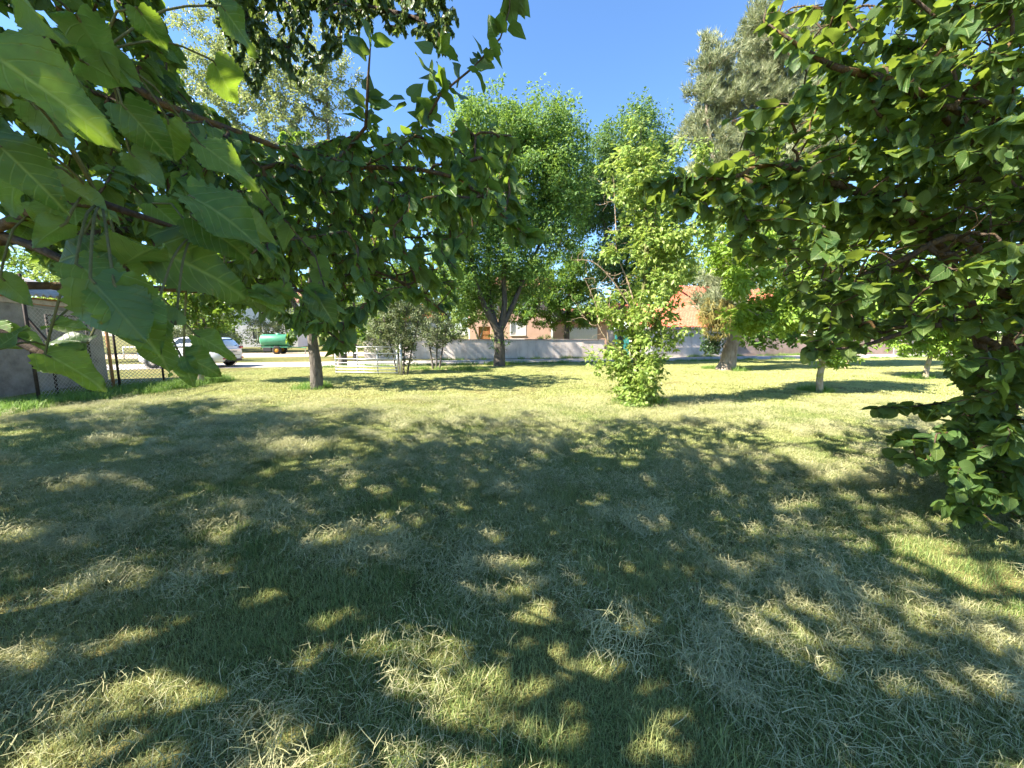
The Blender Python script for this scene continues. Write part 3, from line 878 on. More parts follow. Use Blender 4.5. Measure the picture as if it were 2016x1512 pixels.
wall_thing('garden_wall', 'long pale render garden wall with dark cap stones behind the road', -9.5, 4.75, 1.22, .2, M['concrete'], y0=24.75, ang=math.atan(.085))
wall_thing('entrance_wall', 'short setback render wall at the driveway beside the garden wall', 4.9, 6.6, 1.20, .2, M['concrete'], off=.75)
wall_thing('boundary_wall', 'low brown rendered wall running on from the red tiled outbuilding', 15.4, 33.0, 1.38, .22, M['concrete_brown'], cap=False, panel=2.4)

# red-tiled outbuilding whose back wall stands on the road
def barrel_tile(length=.42, r=.09, k=6):
    V, F = [], []
    for s_ in (0, 1):
        for i in range(k + 1):
            a = math.pi * i / k
            rr = r * (1 - .12 * s_)
            V.append((math.cos(a) * rr, s_ * length, math.sin(a) * rr * .8))
    for i in range(k): F.append((i, i + 1, k + 2 + i, k + 1 + i))
    return np.array(V), F
ob = thing('tiled_outbuilding', 'low render outbuilding with bright red clay tile roof and grey gutter', 'building', road_frame(8.6, .12), ANG)
LB = 7.2
MB().box((0, .03, 0), (LB, 4.6, 2.02)).obj('wall', M['concrete'], ob)
MB().box((0, -.01, .005), (1.95, .05, 2.0), .005).obj('wall_panel', M['concrete_light'], ob)
for i, (a, b) in enumerate(((1.97, 3.7), (3.71, 5.4), (5.41, LB))):
    for (z0, z1) in ((.005, .62), (.63, 1.32), (1.33, 2.0)):
        MB().box((a, 0, z0), (b, .05, z1), .004).obj('wall_panel', M['concrete'], ob)
RS = math.tan(R(22))
rf = link('roof', MB().add([(-.2, -.2, 2.06), (LB + .2, -.2, 2.06), (LB + .2, 4.8, 2.06 + 5 * RS), (-.2, 4.8, 2.06 + 5 * RS)], [(0, 1, 2, 3)]).add([(-.2, -.2, 2.02), (LB + .2, -.2, 2.02), (LB + .2, 4.8, 2.02 + 5 * RS), (-.2, 4.8, 2.02 + 5 * RS)], [(3, 2, 1, 0)]).mesh('roof', M['tile_old']), ob)
tv, tf = barrel_tile()
sl = R(22)
rot = np.array([[1, 0, 0], [0, math.cos(sl), -math.sin(sl)], [0, math.sin(sl), math.cos(sl)]])
tme = MB().add(tv @ rot.T, tf).mesh('tile', M['tile'], True)
rows_, nt_ = 9, 30
for j in range(rows_):
    for i in range(nt_):
        s_ = j * .34
        o = link('tile', tme, rf)
        o.location = (-.1 + (LB + .2) * (i + .5) / nt_, -.24 + s_ * math.cos(sl), 2.085 + s_ * math.sin(sl) + random.Random(i * 31 + j).uniform(-.006, .008))
        o.rotation_euler = (random.Random(i * 7 + j).uniform(-.02, .02), 0, random.Random(i + 99 * j).uniform(-.03, .03))
mb = MB()
for j in range(rows_, 15):
    for i in range(nt_):
        s_ = j * .34
        mb.add(tv @ rot.T + np.array([-.1 + (LB + .2) * (i + .5) / nt_, -.24 + s_ * math.cos(sl), 2.085 + s_ * math.sin(sl)]), tf)
mb.obj('upper_tiles', M['tile'], rf, True, kind='stuff')
g = MB()
g.tube([(-.25, -.3, 2.0), (LB + .25, -.3, 2.0)], .05, 8); g.obj('gutter', M['zinc'], ob, True)

# teal gate leaf and white post in the driveway gap
t = thing('teal_gate', 'small teal metal gate leaf beside the outbuilding', 'gate', road_frame(7.25, .5), ANG)
for i in range(5): MB().box((i * .22, 0, .12), (i * .22 + .2, .03, 1.55), .006).obj('panel', M['teal'], t)
MB().box((-.03, .032, .3), (1.12, .06, .38)).obj('rail', M['zinc'], t); MB().box((-.03, .032, 1.25), (1.12, .06, 1.33)).obj('rail', M['zinc'], t)

# salmon house
hs = thing('salmon_house', 'two storey salmon render house with white shutter and tiled roof behind the garden wall', 'house', (-3.6, 33.0, 0), ANG * .6)
W1, D1, H1 = 7.2, 9.0, 5.2
def wall_with_holes(mb, x0, x1, z0, z1, y, holes, th=.25):
    xs_ = sorted({x0, x1, *[h[0] for h in holes], *[h[1] for h in holes]}); zs_ = sorted({z0, z1, *[h[2] for h in holes], *[h[3] for h in holes]})
    for i in range(len(xs_) - 1):
        for j in range(len(zs_) - 1):
            cx, cz = (xs_[i] + xs_[i + 1]) / 2, (zs_[j] + zs_[j + 1]) / 2
            if any(h[0] < cx < h[1] and h[2] < cz < h[3] for h in holes): continue
            mb.add([(xs_[i], y, zs_[j]), (xs_[i + 1], y, zs_[j]), (xs_[i + 1], y, zs_[j + 1]), (xs_[i], y, zs_[j + 1])], [(0, 1, 2, 3)])
    for h in holes:
        a, b, c, d_ = h
        for q in ([(a, y, c), (a, y + th, c), (a, y + th, d_), (a, y, d_)], [(b, y, d_), (b, y + th, d_), (b, y + th, c), (b, y, c)], [(a, y, d_), (a, y + th, d_), (b, y + th, d_), (b, y, d_)], [(a, y, c), (b, y, c), (b, y + th, c), (a, y + th, c)]):
            mb.add(q, [(0, 1, 2, 3)])
mb = MB()
holes = [(3.55, 4.75, 1.55, 2.75), (.75, 1.75, 0.02, 2.25), (1.2, 2.3, 3.4, 4.5), (4.0, 5.2, 3.4, 4.5)]
wall_with_holes(mb, 0, W1, 0, H1, 0, holes)
mb.add([(W1, 0, 0), (W1, D1, 0), (W1, D1, H1), (W1, 0, H1)], [(0, 1, 2, 3)]).add([(0, D1, 0), (0, 0, 0), (0, 0, H1), (0, D1, H1)], [(0, 1, 2, 3)]).add([(W1, D1, 0), (0, D1, 0), (0, D1, H1), (W1, D1, H1)], [(0, 1, 2, 3)])
mb.obj('wall', M['salmon'], hs)
for a, b, c, d_ in [holes[0], holes[2], holes[3]]:
    wi = MB().box((a + .002, .12, c), (b - .002, .16, d_ - .002)).obj('window', M['white'], hs)
    for k in range(10):
        z = c + (d_ - c) * k / 10
        MB().box((a + .04, .095, z + .008), (b - .04, .12, z + (d_ - c) / 10 - .008), .004).obj('shutter_slat', M['white'], wi)
    MB().box((a - .08, -.06, c - .09), (b + .08, .12, c - .002)).obj('sill', M['white'], wi)
    MB().box((a - .1, -.02, c), (a - .002, .01, d_ + .08)).obj('frame', M['white'], wi); MB().box((b + .002, -.02, c), (b + .1, .01, d_ + .08)).obj('frame', M['white'], wi)
dr = MB().box((.75 + .002, .12, .02), (1.75 - .002, .17, 2.25)).obj('door', M['wood'], hs)
for k in range(3): MB().box((.85, .10, .2 + k * .68), (1.65, .12, .75 + k * .68), .01).obj('door_panel', M['wood'], dr)
MB().box((W1 - .12, -.03, 0), (W1 + .03, .1, H1)).obj('corner_trim', M['white'], hs)
def gable_roof(parent, x0, x1, y0, y1, z, rise, ov, mat):
    ym = (y0 + y1) / 2
    m_ = MB()
    A = [(x0 - ov, y0 - ov, z), (x1 + ov, y0 - ov, z), (x1 + ov, ym, z + rise), (x0 - ov, ym, z + rise)]
    B = [(x1 + ov, y1 + ov, z), (x0 - ov, y1 + ov, z), (x0 - ov, ym, z + rise), (x1 + ov, ym, z + rise)]
    for q in (A, B):
        q2 = [(a, b, c - .12) for a, b, c in q]
        m_.add(q + q2, [(0, 1, 2, 3), (7, 6, 5, 4), (0, 4, 5, 1), (1, 5, 6, 2), (3, 7, 4, 0)])
    # gable ends
    m_.add([(x0, y0, z - .1), (x0, y1, z - .1), (x0, ym, z + rise - .1)], [(0, 1, 2)]).add([(x1, y0, z - .1), (x1, y1, z - .1), (x1, ym, z + rise - .1)], [(0, 2, 1)])
    r_ = m_.obj('roof', mat, parent)
    # rows of rounded tiles as ribs on the road side
    rb = MB()
    sl_ = math.atan2(rise, ym - y0 + ov)
    Ls = math.hypot(rise, ym - y0 + ov)
    nrib = int((x1 - x0 + 2 * ov) / .24)
    for i in range(nrib):
        x = x0 - ov + .12 + i * .24
        for j in range(int(Ls / .4)):
            s_ = j * .4
            a = np.array([x, y0 - ov + s_ * math.cos(sl_), z + .01 + s_ * math.sin(sl_)])
            e = a + np.array([0, .42 * math.cos(sl_), .42 * math.sin(sl_) + -.015])
            V = []
            for P_, rr in ((a, .095), (e, .08)):
                for q in range(4):
                    th = math.pi * q / 3
                    V.append(P_ + np.array([math.cos(th) * rr, 0, math.sin(th) * rr]))
            rb.add(V, [(q, q + 1, q + 5, q + 4) for q in range(3)])
    rb.obj('tile_courses', mat, r_, True, kind='stuff')
    return r_
gable_roof(hs, 0, W1, 0, D1, H1 + .05, 1.9, .45, M['tile_old'])
# garage wing
MB().box((W1 + .04, 1.6, 0), (W1 + 6.2, 8.0, 2.75)).obj('garage_wall', M['salmon'], hs)
gd = MB().box((W1 + 1.9, 1.52, .02), (W1 + 4.6, 1.595, 2.2)).obj('garage_door', M['white'], hs)
for k in range(14): MB().box((W1 + 1.93 + k * .19, 1.495, .06), (W1 + 2.09 + k * .19, 1.52, 2.15), .006).obj('door_plank', M['white'], gd)
gr = MB().add([(W1 - .0, 1.2, 2.78), (W1 + 6.6, 1.2, 2.78), (W1 + 6.6, 8.4, 4.4), (W1 - .0, 8.4, 4.4), (W1, 1.2, 2.68), (W1 + 6.6, 1.2, 2.68), (W1 + 6.6, 8.4, 4.3), (W1, 8.4, 4.3)], [(0, 1, 2, 3), (7, 6, 5, 4), (0, 4, 5, 1), (1, 5, 6, 2)]).obj('garage_roof', M['tile_old'], hs)
# garden table in front of the window
tb = thing('garden_table', 'small white garden table in front of the shuttered window', 'table', (.45, 32.2, 0), .1)
MB().box((-.6, -.4, 1.18), (.6, .4, 1.22), .01).obj('tabletop', M['white'], tb)
for sx in (-1, 1):
    for sy in (-1, 1): MB().tube([(sx * .5, sy * .3, 0), (sx * .42, sy * .25, 1.18)], .025, 6).obj('leg', M['white'], tb)
# white far houses
def far_house(name, label, loc, rz, W, D, H, rise, wmat, rmat, wins):
    h = thing(name, label, 'house', loc, rz)
    m_ = MB()
    wall_with_holes(m_, 0, W, 0, H, 0, wins)
    m_.add([(W, 0, 0), (W, D, 0), (W, D, H), (W, 0, H)], [(0, 1, 2, 3)]).add([(0, D, 0), (0, 0, 0), (0, 0, H), (0, D, H)], [(0, 1, 2, 3)])
    m_.obj('wall', wmat, h)
    for a, b, c, d_ in wins:
        wi = MB().box((a + .002, .15, c + .002), (b - .002, .2, d_ - .002)).obj('window', M['glass'], h)
        MB().box((a - .06, -.05, c - .08), (b + .06, .1, c - .002)).obj('sill', M['white'], wi)
        MB().box(((a + b) / 2 - .03, .12, c), ((a + b) / 2 + .03, .15, d_)).obj('frame', M['white'], wi)
    gable_roof(h, 0, W, 0, D, H + .05, rise, .4, rmat)
    return h
far_house('white_house', 'pale white far house with red tiled roof beyond the tank trailer', (-36, 47, 0), .25, 9, 8, 5.6, 2.0, M['concrete_light'], M['tile_old'], [(1.2, 2.2, 1.0, 2.3), (4, 5, 1.0, 2.3), (6.8, 7.8, 3.4, 4.6), (1.2, 2.2, 3.4, 4.6)])
far_house('pale_house', 'pale house with orange tiled roof seen through the roadside trees', (-19.0, 50, 0), .2, 10, 8, 3.6, 2.2, M['concrete_light'], M['tile'], [(1.5, 2.6, .9, 2.2), (5, 6.1, .9, 2.2)])
far_house('roadside_house', 'pinkish house with clay roof behind the boundary wall and walnut', (19, 39, 0), .2, 12, 8, 4.6, 2.2, M['salmon'], M['tile'], [(1.5, 2.6, .9, 2.2), (5, 6.1, .9, 2.2), (8.4, 9.6, .9, 2.2)])

# stone gate pier and pale mesh fence at the far right of the road
fx = thing('garden_fence', 'pale wire panel fence on the verge past the boundary wall', 'fence', (29.0, 29.3, 0), ANG)
for i in range(9): MB().tube([(i * .9, 0, 0), (i * .9, 0, 1.25)], .025, 6).obj('post', M['galv'], fx)
for k in range(5): MB().tube([(0, .03, .2 + k * .24), (7.2, .03, .2 + k * .24)], .012, 5).obj('rail', M['galv'], fx)
for k in range(60): MB().tube([(k * .12, -.03, .12), (k * .12, -.03, 1.2)], .008, 4).obj('bar', M['galv'], fx)

# ================================================================== shed and chain-link yard
S0, S1 = np.array([-12.35, 7.6]), np.array([-13.95, 13.2])
sdv = S1 - S0; SL = np.linalg.norm(sdv); sang = math.atan2(sdv[1], sdv[0])
sh = thing('garden_shed', 'grey rough render shed with pale corrugated roof behind the wire fence', 'shed', (S0[0], S0[1], 0), sang)
# local x along the wall, local +y points away to the left
MB().box((0, 0, 0), (SL, 5.0, 2.42)).obj('wall', M['shed'], sh)
MB().box((-.05, -.03, 2.42), (SL + .05, .12, 2.56), .01).obj('fascia', M['sheet'], sh)
def corrugated(x0, x1, y0, y1, z0, z1, pitch=.22, amp=.04):
    nx_ = int((x1 - x0) / pitch * 8)
    V, F = [], []
    xs_ = np.linspace(x0, x1, nx_ + 1)
    for lay in (0, 1):
        for yy, zz in ((y0, z0), (y1, z1)):
            for x in xs_: V.append((x, yy, zz + amp * math.sin(2 * math.pi * x / pitch) - lay * .012))
    k = nx_ + 1
    for i in range(nx_):
        F.append((i, i + 1, k + i + 1, k + i)); F.append((2 * k + i + 1, 2 * k + i, 3 * k + i, 3 * k + i + 1)); F.append((i, 2 * k + i, 2 * k + i + 1, i + 1))
    return MB().add(V, F)
rf2 = link('roof', MB().box((-.1, .0, 2.565), (SL + .1, .08, 2.61)).mesh('roof', M['rust']), sh)
for i in range(6):
    a = -.25 + i * (SL + .5) / 6
    corrugated(a, a + (SL + .5) / 6 - .004, -.28, 2.7, 2.66 + .006 * (i % 2), 3.62 + .006 * (i % 2)).obj('roof_sheet', M['sheet'], rf2, True)
    corrugated(a, a + (SL + .5) / 6 - .004, 2.66, 5.4, 3.64 + .006 * (i % 2), 2.72).obj('roof_sheet', M['sheet'], rf2, True)

fA, fB, fC, fD = np.array([-11.03, 8.85]), np.array([-11.45, 10.95]), np.array([-10.62, 13.25]), np.array([-10.5, 6.2])
fence = thing('chain_link_fence', 'tall rusty chain link fence with dark posts in front of the shed', 'fence', (fA[0], fA[1], 0))
def v3(p2, z): return np.array([p2[0] - fA[0], p2[1] - fA[1], z])
MB().tube([v3(fA, 0), v3(fA, 2.95)], .035, 8).obj('post', M['rust_dark'], fence, True)
MB().tube([v3(fA, 2.0), v3(fA + np.array([.25, 1.0]), 0.02)], .025, 6).obj('brace', M['rust_dark'], fence, True)
MB().tube([v3(fD, 0), v3(fD, 2.9)], .035, 8).obj('post', M['rust_dark'], fence, True)
MB().tube([v3(fB, 0), v3(fB, 2.25)], .04, 8).obj('post', M['rust'], fence, True)
MB().tube([v3(fB + np.array([.06, .12]), 0), v3(fB + np.array([.06, .12]), 2.2)], .03, 8).obj('post', M['rust_dark'], fence, True)
MB().tube([v3(fC, 0), v3(fC, 1.5)], .035, 8).obj('post', M['rust'], fence, True)
m1 = (fB + fC) / 2
MB().tube([v3(m1, 0), v3(m1, 1.75)], .03, 8).obj('post', M['rust_dark'], fence, True)
def sagline(a, b, za, zb, sag, n=14):
    return [v3(a * (1 - t) + b * t, za * (1 - t) + zb * t - sag * 4 * t * (1 - t)) for t in np.linspace(0, 1, n)]
MB().tube(sagline(fD, fA, 2.76, 2.74, .01), .022, 6).obj('top_rail', M['rust_dark'], fence, True)
MB().tube(sagline(fA, fB, 2.74, 2.62, .01), .022, 6).obj('top_rail', M['rust_dark'], fence, True)
MB().tube(sagline(fA, fB, 2.32, 2.45, .10), .012, 5).obj('wire', M['rust'], fence, True)
MB().tube(sagline(fA, fB, 2.25, 2.2, .07), .010, 5).obj('wire', M['wire'], fence, True)
MB().tube(sagline(fB, fC, 1.95, 1.45, .04), .008, 5).obj('wire', M['wire'], fence, True)
def chain_link(a, b, ha, hb, sp=.10, rad=.0055, sag=.05):
    mbx = MB()
    Lh = np.linalg.norm(b - a); Hm = max(ha, hb)
    def pt(u, z, o):
        t = u / Lh
        nrm = np.array([-(b - a)[1], (b - a)[0]]) / Lh
        q = a * (1 - t) + b * t + nrm * o
        return v3(q, z)
    def top(u): t = u / Lh; return ha * (1 - t) + hb * t - sag * 4 * t * (1 - t)
    for sgn in (1, -1):
        c = -Hm if sgn == 1 else 0
        while c < (Lh if sgn == 1 else Lh + Hm):
            # line u = c + sgn*z
            us = [(c + sgn * z, z) for z in np.linspace(.03, Hm, 50)]
            us = [(u, z) for u, z in us if 0 <= u <= Lh and z <= top(u)]
            if len(us) >= 2:
                mbx.tube([pt(*us[0], .003 * sgn), pt(*us[-1], .003 * sgn)], rad, 3, caps=False)
            c += sp
    return mbx
chain_link(fA, fB, 2.25, 2.2).obj('chain_link_mesh', M['wire'], fence, kind='stuff')
chain_link(fB, fC, 1.95, 1.45).obj('chain_link_mesh', M['wire'], fence, kind='stuff')
# dark gate frame hung in the fence
gA, gB = fA * .76 + fB * .24, fA * .27 + fB * .73
gf = thing('yard_gate', 'dark steel gate frame set in the chain link beside the rusty post', 'gate', (gA[0], gA[1], 0))
def g3(p2, z): return np.array([p2[0] - gA[0] - .05, p2[1] - gA[1], z])
for q in (gA, gB): MB().tube([g3(q, .05), g3(q, 2.08)], .028, 6).obj('upright', M['rust_dark'], gf, True)
for z in (.1, 1.05, 2.06): MB().tube([g3(gA, z), g3(gB, z)], .025, 6).obj('rail', M['rust_dark'], gf, True)

# small white goal-like frame and red seat on the far lawn behind the yard (children's corner)
fr_ = thing('white_rail', 'low white tubular rail on the far lawn seen through the fence', 'rail', (-24.8, 24.6, 0), .2)
for x in (0, 1.6, 2.6): MB().tube([(x, 0, 0), (x, 0, .78)], .035, 6).obj('post', M['white'], fr_, True)
MB().tube([(0, 0, .78), (2.6, 0, .78)], .03, 6).obj('rail', M['white'], fr_, True)
ps = thing('picnic_seat', 'red topped play seat with blue legs beyond the white rail', 'seat', (-25.4, 30.2, 0), .2)
MB().box((0, 0, 1.25), (2.2, .5, 1.36), .02).obj('seat', M['redpaint'], ps)
for x in (.2, 2.0): MB().box((x - .05, .1, 0), (x + .05, .4, 1.25), .01).obj('leg', plain('blue_paint', (.12, .22, .45)), ps)

# ================================================================== farm gate leaning by the shrubs
ga, gb = np.array([-7.15, 15.55]), np.array([-4.52, 15.2])
gv = gb - ga
fg = thing('field_gate', 'galvanised seven bar field gate standing closed by the shrubs', 'gate', (ga[0], ga[1], 0), math.atan2(gv[1], gv[0]))
GL = np.linalg.norm(gv)
for x in (0.02, GL * .36, GL * .68, GL - .02):
    MB().tube([(x, 0, .04 if x > .1 else .0), (x, 0, 1.12)], .024 if .1 < x < GL - .1 else .034, 8).obj('upright', M['galv'], fg, True)
for z in (.08, .20, .32, .46, .62, .84, 1.10):
    MB().tube([(0, -.03, z), (GL, -.03, z)], .019, 8).obj('bar', M['galv'], fg, True)
MB().tube([(GL + .13, 0, 0), (GL + .13, 0, 1.25)], .05, 8).obj('hanging_post', M['galv'], fg, True)
MB().box((GL - .02, -.02, .95), (GL + .12, .02, .99)).obj('hinge', M['galv'], fg)

# ================================================================== white car
car = thing('parked_car', 'white hatchback car parked on the gravel road, rear towards the lawn', 'car', (-13.75, 19.0, .012), math.pi + R(4))
# local +x = heading (rotated by pi), length along -? : rear at x=0, front at x=3.95
def loft(sections, mat, name, parent, smooth=True):
    k = len(sections[0]); V = [p_ for s_ in sections for p_ in s_]; F = []
    for i in range(len(sections) - 1):
        for j in range(k):
            q = (j + 1) % k
            F.append((i * k + j, i * k + q, (i + 1) * k + q, (i + 1) * k + j))
    mbx = MB().add(V, F)
    for base_, rev in ((0, True), ((len(sections) - 1) * k, False)):
        c = np.mean(V[base_:base_ + k], axis=0)
        mbx.add(list(V[base_:base_ + k]) + [c], [((j + 1) % k, j, k) if rev else (j, (j + 1) % k, k) for j in range(k)])
    return mbx.obj(name, mat, parent, smooth)
def low_sec(x, zb, zt, hw, rake=0.0):
    pts = [(-hw * .86, zb), (-hw * .97, zb + .10), (-hw, zb + .3), (-hw * .985, zt - .22), (-hw * .95, zt - .06), (-hw * .86, zt), (0, zt + .015)]
    full = pts + [(-a, b) for a, b in pts[:-1][::-1]]
    return [(x + rake * (b - zb), a, b) for a, b in full]
low_sec_list = [low_sec(.0, .34, .86, .70), low_sec(.04, .30, .92, .80), low_sec(.16, .26, .97, .86), low_sec(.6, .22, 1.0, .88), low_sec(1.6, .20, .98, .89), low_sec(2.7, .20, .95, .88), low_sec(3.3, .22, .86, .85), low_sec(3.7, .25, .76, .78), low_sec(3.9, .30, .66, .66), low_sec(3.95, .36, .58, .56)]
body = loft(low_sec_list, M['carpaint'], 'body', car)
def cab_sec(x, zb, zt, hb, ht):
    pts = [(-hb, zb), (-hb * .985, zb + (zt - zb) * .25), (-ht * 1.05, zt - .09), (-ht * .93, zt - .02), (0, zt)]
    full = pts + [(-a, b) for a, b in pts[:-1][::-1]]
    return [(x, a, b) for a, b in full]
cabin = loft([cab_sec(.06, .90, .98, .76, .66), cab_sec(.22, .93, 1.28, .80, .62), cab_sec(.45, .95, 1.43, .82, .60), cab_sec(1.2, .95, 1.49, .83, .60), cab_sec(1.9, .94, 1.47, .83, .60), cab_sec(2.35, .93, 1.34, .82, .62), cab_sec(2.75, .92, 1.10, .80, .66), cab_sec(3.0, .90, .95, .76, .68)], M['carpaint'], 'roof', car)
# glass
MB().add([(.085, -.52, 1.02), (.085, .52, 1.02), (.30, .47, 1.36), (.30, -.47, 1.36)], [(0, 3, 2, 1)]).add([(.12, -.52, 1.0), (.12, .52, 1.0), (.34, .47, 1.36), (.34, -.47, 1.36)], [(0, 1, 2, 3)]).obj('rear_window', M['glass'], car)
MB().add([(2.86, -.62, 1.06), (2.86, .62, 1.06), (2.16, .54, 1.44), (2.16, -.54, 1.44)], [(0, 1, 2, 3)]).add([(2.82, -.62, 1.02), (2.82, .62, 1.02), (2.12, .54, 1.40), (2.12, -.54, 1.40)], [(3, 2, 1, 0)]).obj('windscreen', M['windscreen'], car)
for s_ in (-1, 1):
    for (a0, a1, b0, b1) in ((.62, 1.32, .72, 1.28), (1.38, 2.4, 1.36, 1.95)):
        z0, z1 = 1.0, 1.40
        V = [(a0, s_ * .835, z0), (a1, s_ * .835, z0), (b1, s_ * .665, z1), (b0, s_ * .665, z1)]
        V += [(x, y - s_ * .03, z) for x, y, z in V]
        MB().add(V, [(0, 1, 2, 3), (7, 6, 5, 4), (0, 4, 5, 1), (1, 5, 6, 2), (2, 6, 7, 3), (3, 7, 4, 0)]).obj('side_window', M['glass'], car)
    MB().box((-.02, s_ * .70 - .12, .88), (.14, s_ * .70 + .12, 1.0), .03).obj('taillight', M['red'], car)
    MB().box((-.035, s_ * .66 - .10, .40), (.02, s_ * .66 + .10, .46), .01).obj('reflector', M['red'], car)
    MB().box((3.62, s_ * .66 - .13, .62), (3.80, s_ * .66 + .13, .74), .03).obj('headlight', M['windscreen'], car)
    MB().box((2.35, s_ * .92 - .09, .98), (2.5, s_ * .92 + .09, 1.1), .03).obj('door_mirror', M['carpaint'], car)
    for wx in (.72, 3.12):
        wc = np.array([wx, s_ * .80, .305])
        wh = MB().lathe(wc + [0, -s_ * .11, 0], (0, s_, 0), [(0, .16), (0, .29), (.03, .31), (.17, .31), (.21, .29), (.215, .20)], 24).obj('wheel', M['tyre'], car, True)
        rim = MB().lathe(wc + [0, s_ * .06, 0], (0, s_, 0), [(0, .205), (.03, .20), (.025, .07), (.045, .05), (.05, .001)], 24)
        rim.obj('rim', M['alloy'], wh, True)
        MB().lathe(wc + [0, s_ * .070, 0], (0, s_, 0), [(0, .35), (.012, .345), (.014, .315)], 24).obj('arch_trim', M['blackplastic'], car, True)
MB().box((-.045, -.62, .26), (.3, .62, .385), .03).obj('rear_diffuser', M['blackplastic'], car)
MB().box((-.012, -.54, .565), (.02, .54, .585)).obj('boot_seam', M['blackplastic'], car)
lp = MB().box((-.03, -.27, .68), (.04, .27, .80), .006).obj('licence_plate', M['plate'], car)
tc = bpy.data.curves.new('plate_letters', 'FONT'); tc.body = 'JV-478-HS'; tc.size = .115; tc.align_x = 'CENTER'; tc.align_y = 'CENTER'; tc.extrude = .002
tmp = bpy.data.objects.new('tmp_text', tc); COL.objects.link(tmp)
bpy.context.view_layer.update()
tme_ = bpy.data.meshes.new_from_object(tmp.evaluated_get(bpy.context.evaluated_depsgraph_get()))
bpy.data.objects.remove(tmp)
tme_.materials.clear(); tme_.materials.append(M['blackplastic'])
to = link('plate_lettering', tme_, lp)
to.matrix_local = Matrix(((0, 0, -1, -.034), (-1, 0, 0, 0), (0, 1, 0, .74), (0, 0, 0, 1)))
MB().box((-.025, -.12, .85), (.02, .12, .87)).obj('badge', M['alloy'], car)

# ================================================================== green tank trailer
tk = thing('tank_trailer', 'green water tank trailer with yellow wheel rims on bare soil', 'trailer', (-20.1, 31.2, 0), .12)
tank = MB().lathe((0, 0, 1.12), (1, 0, 0), [(-.001, .001), (-.001, .30), (.0, .44), (.06, .47), (1.9, .47), (1.98, .44), (2.02, .25), (2.03, .001)], 28).obj('tank', M['tank'], tk, True)
MB().lathe((-.02, 0, 1.12), (1, 0, 0), [(0, .001), (-.012, .43), (.02, .445)], 28).obj('tank_end', M['tank_pale'], tank, True)
MB().lathe((1.2, 0, 1.56), (0, 0, 1), [(0, .16), (.12, .16), (.13, .001)], 14).obj('filler_cap', M['tank_pale'], tank, True)
MB().box((.05, -.35, .52), (2.0, .35, .62), .01).obj('chassis', M['tank'], tk)
MB().box((.15, -.4, .25), (.75, .4, .55), .02).obj('pump_box', M['blackplastic'], tk)
MB().tube([(2.0, 0, .57), (3.3, 0, .5)], .045, 6).obj('drawbar', M['tank'], tk); MB().tube([(3.2, 0, .5), (3.2, 0, .0)], .035, 6).obj('jack_leg', M['zinc'], tk)
for s_ in (-1, 1):
    wc = np.array([1.25, s_ * .52, .33])
    wh = MB().lathe(wc + [0, -s_ * .1, 0], (0, s_, 0), [(0, .16), (0, .30), (.03, .33), (.17, .33), (.2, .30), (.205, .18)], 20).obj('wheel', M['tyre'], tk, True)
    MB().lathe(wc + [0, s_ * .06, 0], (0, s_, 0), [(0, .19), (.03, .185), (.02, .08), (.06, .06), (.065, .001)], 20).obj('rim', M['yellow'], wh, True)

# ================================================================== foliage materials
LM = {}
LM['mulberry'] = leaf_mat('mulberry_leaf', [(0.028, 0.075, 0.03), (0.05, 0.12, 0.03), (0.08, 0.165, 0.03), (0.14, 0.22, 0.035)], under=(0.10, 0.17, 0.06), trans=(0.34, 0.50, 0.03), tf=0.42, rough=0.42, spec=0.4, veins=True)
LM['hazel'] = leaf_mat('hazel_leaf', [(0.026, 0.066, 0.02), (0.044, 0.098, 0.025), (0.07, 0.135, 0.03), (0.11, 0.16, 0.032)], under=(0.085, 0.14, 0.05), trans=(0.40, 0.52, 0.04), tf=0.42, rough=0.5, veins=True)
LM['birch'] = leaf_mat('birch_leaf', [(0.045, 0.085, 0.03), (0.07, 0.12, 0.04), (0.10, 0.16, 0.05)], under=(0.11, 0.16, 0.08), trans=(0.30, 0.40, 0.06), tf=0.35, rough=0.4)
LM['ash'] = leaf_mat('ash_leaf', [(0.06, 0.13, 0.035), (0.10, 0.20, 0.045), (0.15, 0.26, 0.06), (0.20, 0.30, 0.07)], trans=(0.36, 0.52, 0.07), tf=0.4)
LM['ash_dark'] = leaf_mat('dark_ash_leaf', [(0.05, 0.11, 0.04), (0.08, 0.165, 0.05), (0.12, 0.21, 0.065)], trans=(0.30, 0.45, 0.07), tf=0.38)
LM['sapling'] = leaf_mat('box_elder_leaf', [(0.12, 0.21, 0.04), (0.20, 0.31, 0.06), (0.28, 0.38, 0.09), (0.36, 0.42, 0.14)], trans=(0.50, 0.60, 0.10), tf=0.42, rough=0.45)
LM['walnut'] = leaf_mat('walnut_leaf', [(0.13, 0.24, 0.03), (0.20, 0.32, 0.045), (0.27, 0.39, 0.07)], trans=(0.48, 0.62, 0.05), tf=0.42, rough=0.45)
LM['maple'] = leaf_mat('maple_leaf', [(0.05, 0.115, 0.025), (0.085, 0.18, 0.035), (0.14, 0.25, 0.05)], trans=(0.38, 0.52, 0.05), tf=0.4)
LM['light'] = leaf_mat('light_leaf', [(0.12, 0.21, 0.05), (0.18, 0.27, 0.07), (0.25, 0.33, 0.11)], trans=(0.42, 0.52, 0.10), tf=0.4)
LM['grey'] = leaf_mat('grey_shrub_leaf', [(0.10, 0.14, 0.07), (0.16, 0.20, 0.10), (0.22, 0.25, 0.14)], trans=(0.30, 0.36, 0.12), tf=0.3)
LM['poplar'] = leaf_mat('poplar_leaf', [(0.14, 0.19, 0.07), (0.22, 0.27, 0.11), (0.30, 0.33, 0.17)], trans=(0.40, 0.46, 0.14), tf=0.4, rough=0.35)
